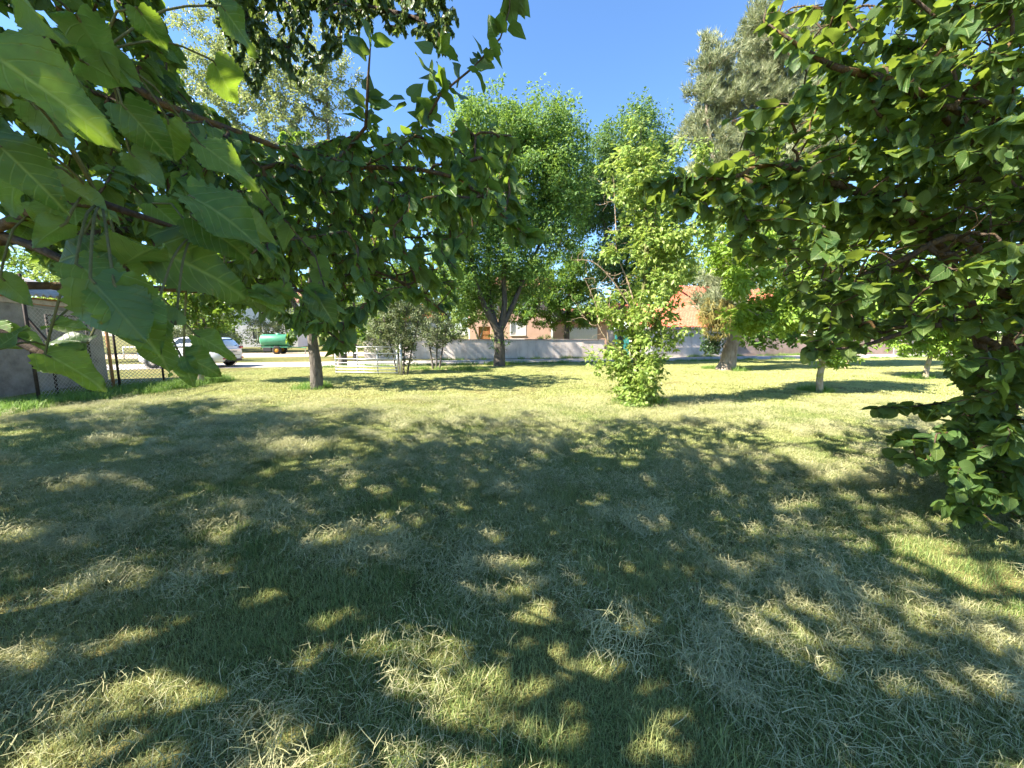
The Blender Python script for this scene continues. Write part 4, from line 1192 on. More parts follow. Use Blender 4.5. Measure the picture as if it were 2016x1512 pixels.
LM['pine'] = leaf_mat('pine_needle', [(0.15, 0.19, 0.10), (0.25, 0.28, 0.15), (0.34, 0.35, 0.21)], trans=(0.30, 0.34, 0.13), tf=0.25, rough=0.5)
LM['mistletoe'] = leaf_mat('yellowed_needle', [(0.20, 0.18, 0.05), (0.32, 0.27, 0.08)], trans=(0.36, 0.30, 0.08), tf=0.3)
LM['ivy'] = leaf_mat('ivy_leaf', [(0.03, 0.06, 0.025), (0.05, 0.09, 0.035)], trans=(0.16, 0.25, 0.05), tf=0.25, rough=0.35)
BK = {}
BK['grey'] = bark('grey_bark', [(0.06, 0.05, 0.042), (0.13, 0.115, 0.10), (0.19, 0.17, 0.15)], 12)
BK['ash'] = bark('ash_bark', [(0.05, 0.043, 0.036), (0.10, 0.088, 0.075), (0.15, 0.13, 0.11)], 9)
BK['pine'] = bark('pine_bark', [(0.16, 0.12, 0.09), (0.28, 0.23, 0.18), (0.38, 0.32, 0.26)], 7)
BK['walnut'] = bark('walnut_bark', [(0.24, 0.19, 0.13), (0.40, 0.33, 0.24), (0.50, 0.43, 0.33)], 10, lichen=(0.30, 0.28, 0.10))
BK['branch'] = bark('lichened_branch', [(0.07, 0.05, 0.035), (0.13, 0.095, 0.07)], 30, lichen=(0.14, 0.09, 0.04))
BK['twig'] = bark('dark_twig', [(0.05, 0.035, 0.025), (0.10, 0.07, 0.05)], 30)
BK['dead'] = bark('dead_wood', [(0.30, 0.21, 0.13), (0.46, 0.36, 0.26)], 20)
BK['green'] = bark('young_stem', [(0.10, 0.11, 0.04), (0.18, 0.17, 0.08)], 20)

ASHT = [(t_[0], [t_[1][0][:-2]], t_[2]) for t_ in [compound(5, .48, .19, .4, seed=i) for i in range(4)]]
WALT = [compound(7, .46, .22, .7, seed=10 + i) for i in range(5)]
BOXT = [compound(5, .55, .24, .9, seed=20 + i) for i in range(5)]
QUAD = [leaf_quad(.30, .15), leaf_quad(.25, .3)]
SLIM = [leaf_quad(.16, .2), leaf_quad(.2, .3)]
LOW = [leaf_low(.36, .3, .25), leaf_low(.33, .15, .4), leaf_low(.38, .45, .1)]
def A(*p): return np.array(p, float)

# ================================================================== ash trees by the road
b = G(983, 721)
limbs = [([b + A(0, 0, -.1), b + A(0, 0, .25), P(983, 690, b[1]), P(982, 655, b[1])], .30, .25, .2) if False else ([b + A(0, 0, -.1), b + A(0, 0, .3), P(984, 690, b[1]), P(982, 655, b[1])], .31, .25)]
f0 = P(982, 657, b[1])
limbs += [([f0, P(958, 610, b[1] - .3), P(938, 560, b[1] - .6), P(925, 480, b[1] - .8), P(915, 380, b[1] - 1)], .19, .04),
          ([f0, P(966, 600, b[1] + .2), P(962, 540, b[1] + .4), P(968, 430, b[1] + .4), P(980, 300, b[1])], .16, .03),
          ([f0, P(993, 600, b[1]), P(992, 530, b[1] - .1), P(1010, 420, b[1] - .3), P(1030, 290, b[1] - .2)], .17, .03),
          ([f0, P(1010, 600, b[1] + .2), P(1035, 540, b[1] + .3), P(1075, 450, b[1] + .5), P(1100, 340, b[1] + .3)], .16, .03)]
ASH1 = [blob(1075, 262, b[1], 75, 68, 1.8), blob(968, 258, b[1], 80, 72, 1.9), blob(1020, 340, b[1], 120, 85, 2.4), blob(925, 400, b[1] - .3, 100, 95, 2.2), blob(1085, 420, b[1] + .2, 85, 80, 2), blob(900, 520, b[1] - .5, 70, 70, 1.8), blob(1110, 335, b[1], 50, 60, 1.5), blob(1020, 470, b[1] - .8, 90, 60, 1.4), blob(925, 580, b[1] + .8, 60, 45, 1.4), blob(1015, 545, b[1] + 1.2, 75, 45, 1.2)]
simple_tree('ash_tree', 'big forked ash tree with bright pinnate crown standing before the garden wall', 11, b, limbs, ASH1, 900, 27000, .8, .30, ASHT, LM['ash'], BK['ash'], frame=(.6, .8, .25, .8, .55), seg=.4, r_tip=.008)
b = G(1222, 713)
limbs = [([b + A(0, 0, -.1), P(1221, 670, b[1]), P(1226, 600, b[1]), P(1236, 480, b[1]), P(1238, 300, b[1])], .22, .04), ([P(1226, 600, b[1]), P(1200, 500, b[1] - .4), P(1185, 400, b[1] - .5)], .12, .03), ([P(1228, 560, b[1]), P(1280, 460, b[1] + .3), P(1300, 340, b[1])], .12, .03)]
ASH2 = [blob(1245, 268, b[1], 60, 62, 1.8), blob(1190, 330, b[1], 52, 80, 1.6), blob(1290, 310, b[1], 48, 75, 1.6), blob(1240, 400, b[1], 85, 90, 2), blob(1240, 520, b[1], 85, 70, 2), blob(1160, 400, b[1] + .5, 50, 70, 1.4)]
simple_tree('ash_tree', 'tall darker ash tree rising directly behind the bushy sapling', 12, b, limbs, ASH2, 560, 15000, .8, .30, ASHT, LM['ash_dark'], BK['ash'], frame=(.6, .8, .25, .8, .55), seg=.45, r_tip=.008)

# maple behind the wall, small light tree, hedge
b = A(4.0, 28.3, 0)
simple_tree('maple_tree', 'broad low maple with dark trunk behind the garden wall by the garage', 13, b, [([b, b + A(0, 0, 1.8), b + A(.1, 0, 3.4), b + A(.2, 0, 5.5)], .26, .08)],
            [blob(1110, 600, 28.3, 78, 48, 2.6), blob(1060, 560, 28.0, 60, 50, 2.2), blob(1130, 530, 28.3, 70, 65, 2.6), blob(1165, 600, 28.3, 42, 42, 2), blob(1050, 615, 28.0, 55, 32, 1.8), blob(1150, 630, 28.2, 45, 22, 1.6)], 520, 24000, .9, .20, QUAD, LM['maple'], BK['ash'], frame=(.5, .8, .2, .9, .45), seg=.5)
b = A(-2.4, 28.2, 0)
simple_tree('cherry_tree', 'small light green tree with thin forked trunk behind the garden wall', 14, b, [([b, b + A(-.1, 0, 1.4), b + A(-.6, 0, 2.6)], .12, .04), ([b + A(0, 0, 1.1), b + A(.5, .1, 2.6)], .07, .03)],
            [blob(930, 600, 28.2, 55, 42, 1.8), blob(965, 560, 28.2, 60, 45, 1.8), blob(900, 560, 28.2, 50, 45, 1.8), blob(905, 620, 28.2, 45, 30, 1.4), blob(1000, 590, 28.4, 50, 40, 1.4)], 240, 13000, .7, .17, QUAD, LM['light'], BK['walnut'], seg=.5)
b = A(1.2, 32.0, 0)
simple_tree('garden_shrub', 'rounded dark garden shrub in front of the salmon house', 15, (2.7, 30.5, 0), [([A(2.7, 30.5, 0), A(2.7, 30.5, .7)], .06, .03)], [(A(2.7, 30.5, .95), (1.1, .7, .75))], 80, 1600, .4, .10, QUAD, LM['maple'], BK['grey'], cat='shrub')
simple_tree('climbing_shrub', 'yellow green climber beside the orange wooden door', 16, (-1.1, 31.9, 0), [([A(-1.1, 31.9, 0), A(-1.1, 31.9, 1.4)], .04, .02)], [(A(-1.1, 31.9, 1.5), (.6, .35, 1.1))], 60, 1200, .4, .11, QUAD, LM['light'], BK['grey'], cat='shrub')

# ================================================================== pine
b = G(1432, 728)
Yp = b[1]
prng = np.random.default_rng(31)
pn = thing('pine_tree', 'tall grey green pine with thick leaning ivy clad trunk', 'tree', tuple(b))
sk = Skel()
sk.limb([b + A(-.12, 0, -.1), b + A(0, 0, .25), P(1437, 690, Yp), P(1452, 640, Yp), P(1462, 560, Yp), P(1452, 420, Yp + .1), P(1448, 300, Yp), P(1440, 180, Yp)], .44, .05, seg=.25, power=.8)
sk.limb([P(1460, 540, Yp), P(1500, 430, Yp + .3), P(1520, 300, Yp + .4), P(1530, 140, Yp + .3)], .20, .04, seg=.25)
sk.limb([P(1452, 420, Yp), P(1410, 330, Yp - .3), P(1392, 220, Yp - .3), P(1390, 130, Yp - .2)], .12, .03, seg=.25)
PB = [blob(1392, 130, Yp, 30, 62, .8), blob(1378, 240, Yp, 44, 75, 1.1), blob(1445, 190, Yp, 46, 90, 1.2), blob(1500, 120, Yp, 50, 90, 1.3), blob(1540, 180, Yp, 70, 120, 1.6), blob(1420, 330, Yp, 60, 65, 1.4), blob(1500, 330, Yp, 90, 90, 1.8), blob(1480, 60, Yp, 30, 40, .9), blob(1590, 300, Yp, 70, 120, 1.6), blob(1420, 590, Yp - .2, 55, 52, 1.2), blob(1450, 520, Yp, 60, 55, 1.4)]
tips = ell_points(prng, 1300, PB, .5)
sk.grow(prng, tips, .4, -.02, upw=.1); sk.finish(.007, .5)
link('trunk', sk.tubes('trunk', BK['pine'], b), pn)
pos, tw = sk.leaf_spots(prng, 25000, .9)
pos = pos + prng.uniform(-.22, .22, pos.shape)
NT = []
for sd in range(4):
    r_ = np.random.default_rng(50 + sd); V, F = [], []
    for q in range(8):
        d_ = A(r_.normal(0, .45), 1, r_.normal(0, .45)); d_ /= np.linalg.norm(d_); o_ = A(0, r_.uniform(0, .5), 0); s_ = np.cross(d_, r_.normal(size=3)); s_ /= np.linalg.norm(s_)
        i0 = len(V); V += [o_ + s_ * .045, o_ - s_ * .045, o_ + d_ * r_.uniform(.6, 1)]; F.append((i0, i0 + 1, i0 + 2))
    V = np.array(V); NT.append((V, [np.array(F)], V[:, :2] * .5))
d_, nn = leaf_frames(prng, pos, tw, .6, .45, -.75, .5, jitter=.6)
link('crown', leaves_mesh('crown', prng, pos, d_, nn, .30 * prng.uniform(.7, 1.2, len(pos)), NT, LM['pine'], b), pn, kind='stuff')
cl = ell_points(prng, 420, [(P(1412, 620, Yp - .9), (.85, .5, .95))], .6)
d_, nn = leaf_frames(prng, cl, np.tile(A(0, 0, -1), (len(cl), 1)), .8, .6, .1, .2, jitter=.7)
link('yellowed_clump', leaves_mesh('yellowed_clump', prng, cl, d_, nn, .32 * prng.uniform(.7, 1.2, len(cl)), NT, LM['mistletoe'], b), pn, kind='stuff')
iv = np.vstack([ell_points(prng, 500, [(P(1402, 675, Yp - .3), (.55, .4, .6))], .6), ell_points(prng, 300, [(P(1455, 600, Yp - .25), (.5, .4, .9))], .6)])
d_, nn = leaf_frames(prng, iv, np.tile(A(0, 0, -1), (len(iv), 1)), .5, .7, .3, .3, jitter=.6)
link('ivy', leaves_mesh('ivy', prng, iv, d_, nn, .13 * prng.uniform(.6, 1.2, len(iv)), LOW, LM['ivy'], b), pn, kind='stuff')

# ================================================================== bushy sapling in the sun
b = G(1258, 797)
Ys = b[1]
limbs = [([b, P(1252, 720, Ys), P(1250, 640, Ys), P(1268, 560, Ys), P(1272, 430, Ys), P(1262, 330, Ys), P(1262, 250, Ys)], .07, .012),
         ([P(1252, 735, Ys), P(1218, 690, Ys - .1), P(1197, 675, Ys - .1)], .035, .02),
         ([P(1268, 560, Ys), P(1310, 480, Ys + .2), P(1345, 400, Ys + .2), P(1395, 290, Ys + .1)], .035, .008),
         ([P(1252, 700, Ys), P(1300, 620, Ys), P(1335, 560, Ys)], .03, .01),
         ([P(1268, 540, Ys), P(1290, 420, Ys - .2), P(1300, 340, Ys - .1)], .03, .008)]
SB = [blob(1258, 768, Ys, 46, 30, .55), blob(1252, 720, Ys, 58, 42, .65)] * 3 + [ blob(1262, 672, Ys, 58, 38, .65), blob(1330, 480, Ys, 60, 60, .6), blob(1240, 340, Ys, 60, 60, .6), blob(1310, 300, Ys, 40, 40, .4), blob(1180, 702, Ys, 30, 20, .35), blob(1270, 620, Ys, 80, 40, .7), blob(1335, 655, Ys, 35, 22, .4), blob(1300, 560, Ys, 75, 45, .7), blob(1290, 480, Ys, 75, 55, .7), blob(1275, 400, Ys, 62, 55, .6), blob(1262, 310, Ys, 42, 58, .45), blob(1255, 245, Ys, 25, 35, .3), blob(1335, 400, Ys + .2, 45, 50, .5), blob(1375, 300, Ys + .1, 28, 28, .3), blob(1195, 600, Ys, 35, 30, .4), blob(1205, 480, Ys, 22, 30, .3), blob(1395, 420, Ys + .4, 50, 55, .5)]
sp, sk, srng = simple_tree('sapling_tree', 'slender sunlit yellow green sapling leafy down to the lawn', 21, b, limbs, SB, 480, 3700, .36, .19, BOXT, LM['sapling'], BK['green'], ind=300, frame=(.5, .8, .35, .9, .4), seg=.18, r_tip=.003, shell=.5)
# bare dead branches
def dead_branch(parent, base, pts, r0, seed, ntw=26):
    r_ = np.random.default_rng(seed); k = Skel(4000)
    k.limb(pts, r0, .004, seg=.08)
    q, _ = resample(pts, .1)
    tips_ = []
    for _i in range(ntw):
        a = q[r_.integers(len(q) // 4, len(q))]
        tips_.append(a + r_.normal(size=3) * A(.20, .16, .14) + A(-.10, 0, .10))
    k.grow(r_, tips_, .09, -.1, wob=.05); k.finish(.0032, .4)
    link('dead_branch', k.tubes('dead_branch', BK['dead'], base), parent)
dead_branch(sp, b, [P(1258, 632, Ys), P(1232, 590, Ys - .2), P(1200, 545, Ys - .3), P(1165, 515, Ys - .3), P(1125, 512, Ys - .3)], .022, 1, 34)
dead_branch(sp, b, [P(1258, 632, Ys), P(1238, 560, Ys - .1), P(1215, 500, Ys - .1), P(1212, 440, Ys), P(1208, 350, Ys + .1)], .020, 2, 36)
dead_branch(sp, b, [P(1198, 674, Ys - .1), P(1178, 640, Ys - .15), P(1176, 610, Ys - .15), P(1165, 580, Ys - .2), P(1152, 550, Ys - .2)], .014, 3, 14)
dead_branch(sp, b, [P(1198, 674, Ys - .1), P(1196, 640, Ys - .1), P(1203, 570, Ys - .1)], .012, 4, 8)

# ================================================================== walnuts on the right
b = G(1614, 773)
Yw = b[1]
limbs = [([b + A(0, 0, -.05), P(1614, 740, Yw), P(1619, 710, Yw), P(1606, 690, Yw), P(1596, 660, Yw), P(1594, 635, Yw), P(1580, 605, Yw)], .085, .045),
         ([P(1594, 640, Yw), P(1560, 625, Yw - .3), P(1510, 610, Yw - .5)], .045, .015), ([P(1580, 605, Yw), P(1540, 540, Yw - .2), P(1480, 480, Yw - .2)], .05, .012), ([P(1585, 610, Yw), P(1640, 520, Yw), P(1660, 440, Yw)], .05, .012), ([P(1606, 690, Yw), P(1650, 660, Yw + .1), P(1690, 640, Yw + .1)], .04, .012)]
WB = [blob(1500, 620, Yw - .5, 62, 32, .8), blob(1560, 590, Yw - .2, 70, 40, .9), blob(1470, 545, Yw - .2, 60, 40, .8), blob(1440, 480, Yw, 55, 45, .8), blob(1560, 480, Yw, 90, 60, 1), blob(1650, 600, Yw, 70, 45, .9), blob(1660, 680, Yw, 45, 25, .5), blob(1640, 480, Yw, 80, 70, 1), blob(1430, 410, Yw, 45, 35, .6)]
simple_tree('walnut_tree', 'young walnut with pale crooked trunk and drooping bright leaves on the sunny lawn', 22, b, limbs, WB, 300, 3000, .4, .30, WALT, LM['walnut'], BK['walnut'], ind=250, frame=(.5, .8, .45, .9, .35), seg=.25, r_tip=.004)
b = G(1822, 746)
Yw2 = b[1]
limbs = [([b + A(-.02, 0, -.05), P(1826, 720, Yw2), P(1833, 698, Yw2), P(1836, 670, Yw2)], .09, .05), ([P(1834, 690, Yw2), P(1800, 660, Yw2), P(1780, 640, Yw2)], .05, .02), ([P(1836, 672, Yw2), P(1880, 640, Yw2), P(1910, 600, Yw2)], .05, .02)]
WB2 = [blob(1800, 672, Yw2, 45, 20, .8), blob(1860, 660, Yw2, 60, 32, 1), blob(1840, 610, Yw2, 90, 50, 1.4), blob(1910, 690, Yw2, 45, 22, .8), blob(1780, 560, Yw2, 90, 70, 1.4)]
simple_tree('walnut_tree', 'smaller leaning walnut with pale trunk near the boundary wall', 23, b, limbs, WB2, 220, 2600, .5, .32, WALT, LM['walnut'], BK['walnut'], ind=120, frame=(.5, .8, .45, .9, .35), seg=.3, r_tip=.005)
b = A(19.6, 16.2, 0)
simple_tree('walnut_tree', 'pale trunked walnut half hidden behind the hazel bush', 24, b, [([b, b + A(-.1, 0, 1.3), b + A(0, 0, 2.4)], .16, .06)], [(b + A(0, 0, 3.0), (2.0, 1.6, 1.3)), (b + A(-1.0, 0, 2.2), (1.2, 1, .7))], 160, 2200, .5, .32, WALT, LM['walnut'], BK['walnut'], frame=(.5, .8, .45, .9, .35), seg=.35)
# dry shrub with bare stems, dark thicket behind the pine
b = G(1655, 727)
simple_tree('dry_shrub', 'dry twiggy shrub with bare stems behind the walnut trunk', 25, b, [([b + A(dx, dy, -.03), b + A(dx * 2.5, dy * 2, .9)], .022, .01) for dx, dy in ((-.15, 0), (0, .1), (.15, -.05), (.25, .1), (-.25, .1), (.05, -.12))], [(b + A(0, 0, .85), (.75, .5, .6))], 130, 500, .3, .10, QUAD, LM['light'], BK['dead'], cat='shrub', seg=.2)
b = A(12.3, 21.3, 0)
simple_tree('dark_shrub', 'dark broadleaf thicket beside the pine trunk by the road', 26, b, [([b, b + A(0, 0, 1.6)], .09, .05)], [blob(1500, 655, 21.3, 80, 30, 1.2), blob(1460, 630, 21.3, 50, 35, 1.2), blob(1570, 640, 21.3, 60, 40, 1.2)], 190, 3600, .5, .17, LOW, LM['maple'], BK['ash'], cat='shrub', seg=.35)

# ================================================================== left middle distance
b = G(622, 766)
Ym = b[1]
limbs = [([b + A(.02, 0, -.1), P(622, 720, Ym), P(617, 685, Ym), P(612, 640, Ym), P(606, 590, Ym)], .185, .10), ([P(614, 660, Ym), P(660, 600, Ym - .3), P(720, 520, Ym - .4)], .09, .03), ([P(612, 645, Ym), P(560, 570, Ym), P(510, 480, Ym)], .09, .03), ([P(606, 590, Ym), P(620, 480, Ym), P(640, 380, Ym + .2)], .09, .03)]
MB2 = [blob(610, 470, Ym, 150, 110, 2), blob(720, 500, Ym - .3, 110, 80, 1.6), blob(500, 500, Ym, 100, 90, 1.6), blob(620, 370, Ym, 170, 80, 2), blob(590, 640, Ym - .6, 60, 40, .8), blob(665, 640, Ym - .6, 60, 36, .8), blob(440, 560, Ym, 60, 60, 1)]
simple_tree('mulberry_tree', 'dark mulberry with straight grey trunk on the lawn beside the field gate', 27, b, limbs, MB2, 800, 11000, .5, .15, LOW, LM['mulberry'], BK['grey'], ind=150, frame=(.4, .8, .6, .6, .45), seg=.3, r_tip=.006, smooth=True)
b = G(393, 755)
Yq = b[1]
simple_tree('plum_tree', 'small tree with orange brown trunk at the corner of the chain link', 28, b, [([b + A(.05, 0, -.05), P(392, 725, Yq), P(382, 690, Yq), P(386, 650, Yq), P(378, 610, Yq)], .10, .05)], [blob(400, 600, Yq, 70, 45, 1.1), blob(360, 560, Yq, 70, 50, 1.1), blob(450, 560, Yq, 60, 45, 1)], 200, 3400, .45, .13, LOW, LM['mulberry'], BK['walnut'], frame=(.4, .8, .5, .6, .45), seg=.28)
def shrub(name, label, seed, b, stems, blobs, tips, leaves, L, mat, bk='grey', tm=QUAD, seg=.3, leaf_len=.5):
    leaves = int(leaves * 1.9); L *= 1.1
    return simple_tree(name, label, seed, b, stems, blobs, tips, leaves, leaf_len, L, tm, LM[mat], BK[bk], cat='shrub', seg=seg, r_tip=.005)
b = G(858, 727)
shrub('privet_shrub', 'tall thin stemmed grey green shrub in front of the garden wall', 29, b, [([b + A(dx, 0, -.05), b + A(dx * 2, .05, .9), b + A(dx * 4, .1, 2.4)], .05, .02) for dx in (-.12, .03, .16)], [blob(850, 640, b[1], 48, 45, .8), blob(835, 585, b[1], 40, 40, .8), blob(880, 660, b[1], 35, 25, .6)], 220, 3800, .085, 'grey')
b = G(792, 737)
shrub('privet_shrub', 'dense grey green shrub with many stems beside the field gate post', 30, b, [([b + A(dx, 0, -.05), b + A(dx * 1.8, .05, .8), b + A(dx * 4, .2, 2.6)], .04, .02) for dx in (-.2, -.08, .05, .2)], [blob(780, 620, b[1] + .3, 60, 60, 1.0), blob(760, 660, b[1] + .4, 55, 40, .9), blob(800, 680, b[1], 26, 30, .5)], 320, 5600, .09, 'grey')
b = A(-5.6, 19.2, 0)
shrub('evergreen_tree', 'dark evergreen small leaved tree rising behind the privet shrubs', 36, b, [([b, b + A(0, 0, 1.5), b + A(.1, 0, 4.0)], .1, .04)], [blob(775, 570, 19.2, 55, 55, 1.2), blob(760, 620, 19.2, 60, 45, 1.2), blob(800, 530, 19.2, 40, 40, 1)], 260, 5200, .10, 'maple')
b = A(-9.6, 23.6, 0)
simple_tree('lime_tree', 'sunlit pale green tree across the road behind the field gate', 32, b, [([b, b + A(0, 0, 1.5), b + A(.1, 0, 4.5)], .16, .05), ([b + A(0, 0, 1.2), b + A(-1, 0, 3.0)], .08, .03)], [blob(650, 610, 23.6, 70, 50, 1.8), blob(700, 660, 23.6, 50, 30, 1.4), blob(610, 640, 23.6, 45, 32, 1.3), blob(680, 550, 23.6, 70, 60, 1.8)], 300, 6000, .6, .15, QUAD, LM['light'], BK['grey'], seg=.4)
b = A(-8.6, 19.5, 0)
limbs = [([b, b + A(.1, 0, 3), b + A(-.1, 0, 8), b + A(0, 0, 14)], .22, .04)]
POP = [blob(520, 150, 19.5, 110, 90, 2.2), blob(440, 90, 19.5, 80, 80, 2), blob(600, 200, 19.5, 100, 90, 2.2), blob(480, 270, 19.5, 140, 90, 2.4), blob(380, 170, 19.5, 80, 100, 2), blob(640, 120, 19.5, 60, 70, 1.6), blob(560, 320, 19.5, 130, 80, 2.2)]
simple_tree('poplar_tree', 'tall pale silvery poplar crown showing above the mulberry', 33, b, limbs, POP, 900, 34000, .8, .14, QUAD, LM['poplar'], BK['grey'], seg=.5, r_tip=.007)
# trees behind the shed and along the far side of the road
def bg_tree(name, label, seed, x, y, h, wd, mat, tips=200, leaves=3600, L=.22, tm=QUAD, low=.35):
    b_ = A(x, y, 0); r_ = random.Random(seed)
    bl = [(b_ + A(r_.uniform(-.45, .45) * wd, r_.uniform(-.3, .3) * wd, h * r_.uniform(low + .1, .86)), (wd * r_.uniform(.35, .6), wd * r_.uniform(.35, .5), h * r_.uniform(.12, .2))) for _ in range(7)]
    simple_tree(name, label, seed, b_, [([b_, b_ + A(.1, 0, h * .3), b_ + A(-.1, 0, h * .8)], .025 * h, .05)], bl, tips, leaves, .9, L, tm, LM[mat], BK['grey'], seg=.6, r_tip=.008)
bg_tree('linden_tree', 'pale green tree behind the garden shed roof', 41, -24.0, 22.0, 7.0, 4.2, 'light', 260, 5200, .2)
bg_tree('oak_tree', 'leafy tree behind the shed near the picnic seat', 42, -27.5, 34, 8.0, 5, 'light', 260, 4600, .28)
bg_tree('hedge_tree', 'grey green bushy tree behind the tank trailer', 43, -22.5, 37, 5.5, 4.2, 'grey', 240, 4600, .22, low=.05)
bg_tree('hedge_tree', 'rounded grey green tree beyond the white car roof', 44, -28.5, 36, 6.0, 4.2, 'grey', 240, 4600, .24, low=.05)
bg_tree('hedge_tree', 'light bushy tree between the tank trailer and the lime tree', 45, -16.3, 39, 7.0, 4.6, 'light', 240, 4600, .26, low=.1)
bg_tree('hedge_tree', 'grey green hedge tree in front of the pale house wall', 52, -18.2, 43, 5.5, 5.0, 'grey', 260, 6500, .24, low=.02)
bg_tree('hedge_tree', 'dense light hedge tree beside the pale house', 53, -12.8, 36, 5.0, 4.2, 'light', 260, 6500, .22, low=.02)
bg_tree('hedge_tree', 'low dark hedge tree before the white far house', 54, -31.5, 40, 5.0, 5.0, 'maple', 260, 6500, .24, low=.02)
bg_tree('garden_tree', 'leafy garden tree rising behind the pale house', 46, -12.5, 42, 9.0, 5.5, 'maple', 260, 4600, .28)
bg_tree('garden_tree', 'dark garden tree behind the red tiled outbuilding', 47, 13.6, 36, 8.6, 5.5, 'maple', 260, 4600, .28)
bg_tree('garden_tree', 'bright garden tree behind the brown boundary wall', 48, 23.5, 34, 8.0, 5.2, 'light', 260, 4600, .28, low=.15)
bg_tree('garden_tree', 'broad green tree behind the pale wire panel fence', 49, 34.0, 35, 9.0, 6.5, 'maple', 280, 5000, .3, low=.1)
bg_tree('garden_tree', 'tall light tree behind the pinkish house roof', 50, 24, 52, 13.0, 8, 'light', 260, 5000, .4)
bg_tree('far_tree', 'green tree in the gap between pale house and salmon house', 55, -6.8, 44, 7.5, 5.0, 'maple', 260, 5200, .26, low=.0)
bg_tree('far_tree', 'far light tree rising between the salmon house and outbuilding', 56, 9.6, 45, 9.5, 6.0, 'light', 260, 5200, .3, low=.0)
bg_tree('far_tree', 'far dark tree behind the salmon house roof ridge', 57, 1.0, 50, 11.0, 7.0, 'maple', 260, 5200, .34, low=.2)
bg_tree('street_tree', 'dark green tree at the bend of the gravel road', 51, -36, 30, 8.5, 6, 'maple', 260, 4600, .3, low=.08)

SHX, SHY = SUN_DIR.x / -SUN_DIR.z, SUN_DIR.y / -SUN_DIR.z
GAPS = [(G(1010, 1420), .42, .34), (G(860, 1270), .26, .22), (G(1640, 1235), .62, .34), (G(430, 1050), .42, .26), (G(1080, 1260), .22, .18), (G(170, 1190), .25, .18), (G(170, 1450), .22, .2), (G(60, 1050), .3, .25), (G(1480, 1030), .35, .2), (G(1980, 1240), .4, .3), (G(250, 870), .9, .35), (G(560, 880), .8, .35)]
def canopy(rng, pos, keep=.10):
    """False where a gap in the crown lets the sun through to the lawn"""
    gx = pos[:, 0] + SHX * pos[:, 2]; gy = pos[:, 1] + SHY * pos[:, 2]
    k = np.ones(len(pos), bool)
    for c, rx, ry in GAPS:
        rx, ry = rx * .72, ry * .72
        q = ((gx - c[0]) / rx) ** 2 + ((gy - c[1]) / ry) ** 2 + (vnoise(gx, gy, 5.0, 9) - .5) * 1.4
        k &= ~((q < 1) & (rng.random(len(pos)) > keep))
    return k
def layers(pos, cut, s=1.1, seed=0):
    """sprays of foliage with gaps between them"""
    n_ = (vnoise(pos[:, 0] + .5 * pos[:, 1] + 40, pos[:, 2] * 2.2 - .35 * pos[:, 0] + 40, s, seed) + vnoise(pos[:, 1] - .3 * pos[:, 0] + 40, pos[:, 2] * 2.2 + 47, s, seed + 1)) / 2
    return n_ > cut
# ================================================================== overhanging birch (trunk out of view to the left)
brng = np.random.default_rng(61)
b = A(-5.6, .2, 0)
bt = thing('birch_tree', 'overhanging birch with thin drooping twigs of small dark leaves', 'tree', tuple(b))
sk = Skel()
sk.limb([b + A(0, 0, -.1), b + A(.1, 0, 3), b + A(0, .2, 6), b + A(.2, .4, 9.5)], .20, .03, seg=.3)
for pts, r0 in (([b + A(.1, .1, 4.2), A(-4.0, 2.0, 5.3), P(500, -60, 4.0), P(700, 10, 4.0), P(830, 40, 3.9), P(900, 110, 3.8)], .06),
                ([b + A(.1, .1, 4.8), A(-3.5, 2.2, 6.3), A(-1.8, 3.0, 6.2), A(-.8, 3.4, 5.6)], .06),
                ([b + A(.1, 0, 3.8), A(-4.2, -.8, 5.0), A(-2.0, -.6, 5.2)], .06), ([b + A(.1, 0, 5), A(-4, .6, 6.6), A(-2, 1, 6.8), A(-.6, .8, 7.0)], .06), ([b + A(0, 0, 4), A(-7.5, 1.5, 5.5)], .06), ([b + A(0, 0, 4.4), A(-6.5, -2, 5.5)], .06),
                ([b + A(.1, .1, 3.6), A(-4.8, 2.6, 4.9), P(330, -80, 4.6), P(480, 20, 4.6)], .05)):
    sk.limb(pts, r0, .008, seg=.2)
BB = [(A(-3.4, .6, 6.0), (2.6, 2.2, 1.9)), (A(-5.6, .3, 6.8), (2.6, 2.4, 2.3)), (A(-6.5, 2.0, 5.6), (2.2, 1.8, 1.6)), (A(-2.2, -.8, 5.2), (1.8, 1.6, 1.1)), (A(-1.5, 2.4, 6.2), (1.4, 1.2, .8)), (A(-1.4, .5, 6.9), (2.3, 2.0, 1.2)), (A(-7.4, -.6, 5.6), (2.0, 1.8, 1.5)), (A(-3.6, -1.2, 5.6), (2.0, 1.6, 1.2))]
tips = ell_points(brng, 1000, BB, .6)
BPOLY = [(380, -60), (880, -60), (905, 60), (880, 110), (790, 60), (700, 70), (650, 120), (590, 180), (540, 110), (500, 200), (450, 100)]
tips = cull(tips, BPOLY)
vis = []
for _ in range(4200):
    px, py = brng.uniform(320, 910), brng.uniform(-60, 290)
    vis.append(P(px, py, brng.uniform(3.5, 4.8)))
vis = np.array(vis); vis = vis[in_poly(project(vis)[:, :2], BPOLY)][:420]
tips = np.vstack([tips, vis])
sk.grow(brng, tips, .25, .12, upw=-.2); sk.finish(.0028, .5)
link('trunk', sk.tubes('trunk', BK['twig'], b), bt)
pos, tw = sk.leaf_spots(brng, 105000, .8)
pr = project(pos); infr = (pr[:, 2] > .1) & (pr[:, 0] > 0) & (pr[:, 0] < 2016) & (pr[:, 1] > 0) & (pr[:, 1] < 1512)
grow_poly = [(310, -60), (890, -60), (912, 70), (885, 125), (790, 85), (700, 95), (660, 150), (610, 270), (545, 240), (505, 310), (420, 210), (340, 110)]
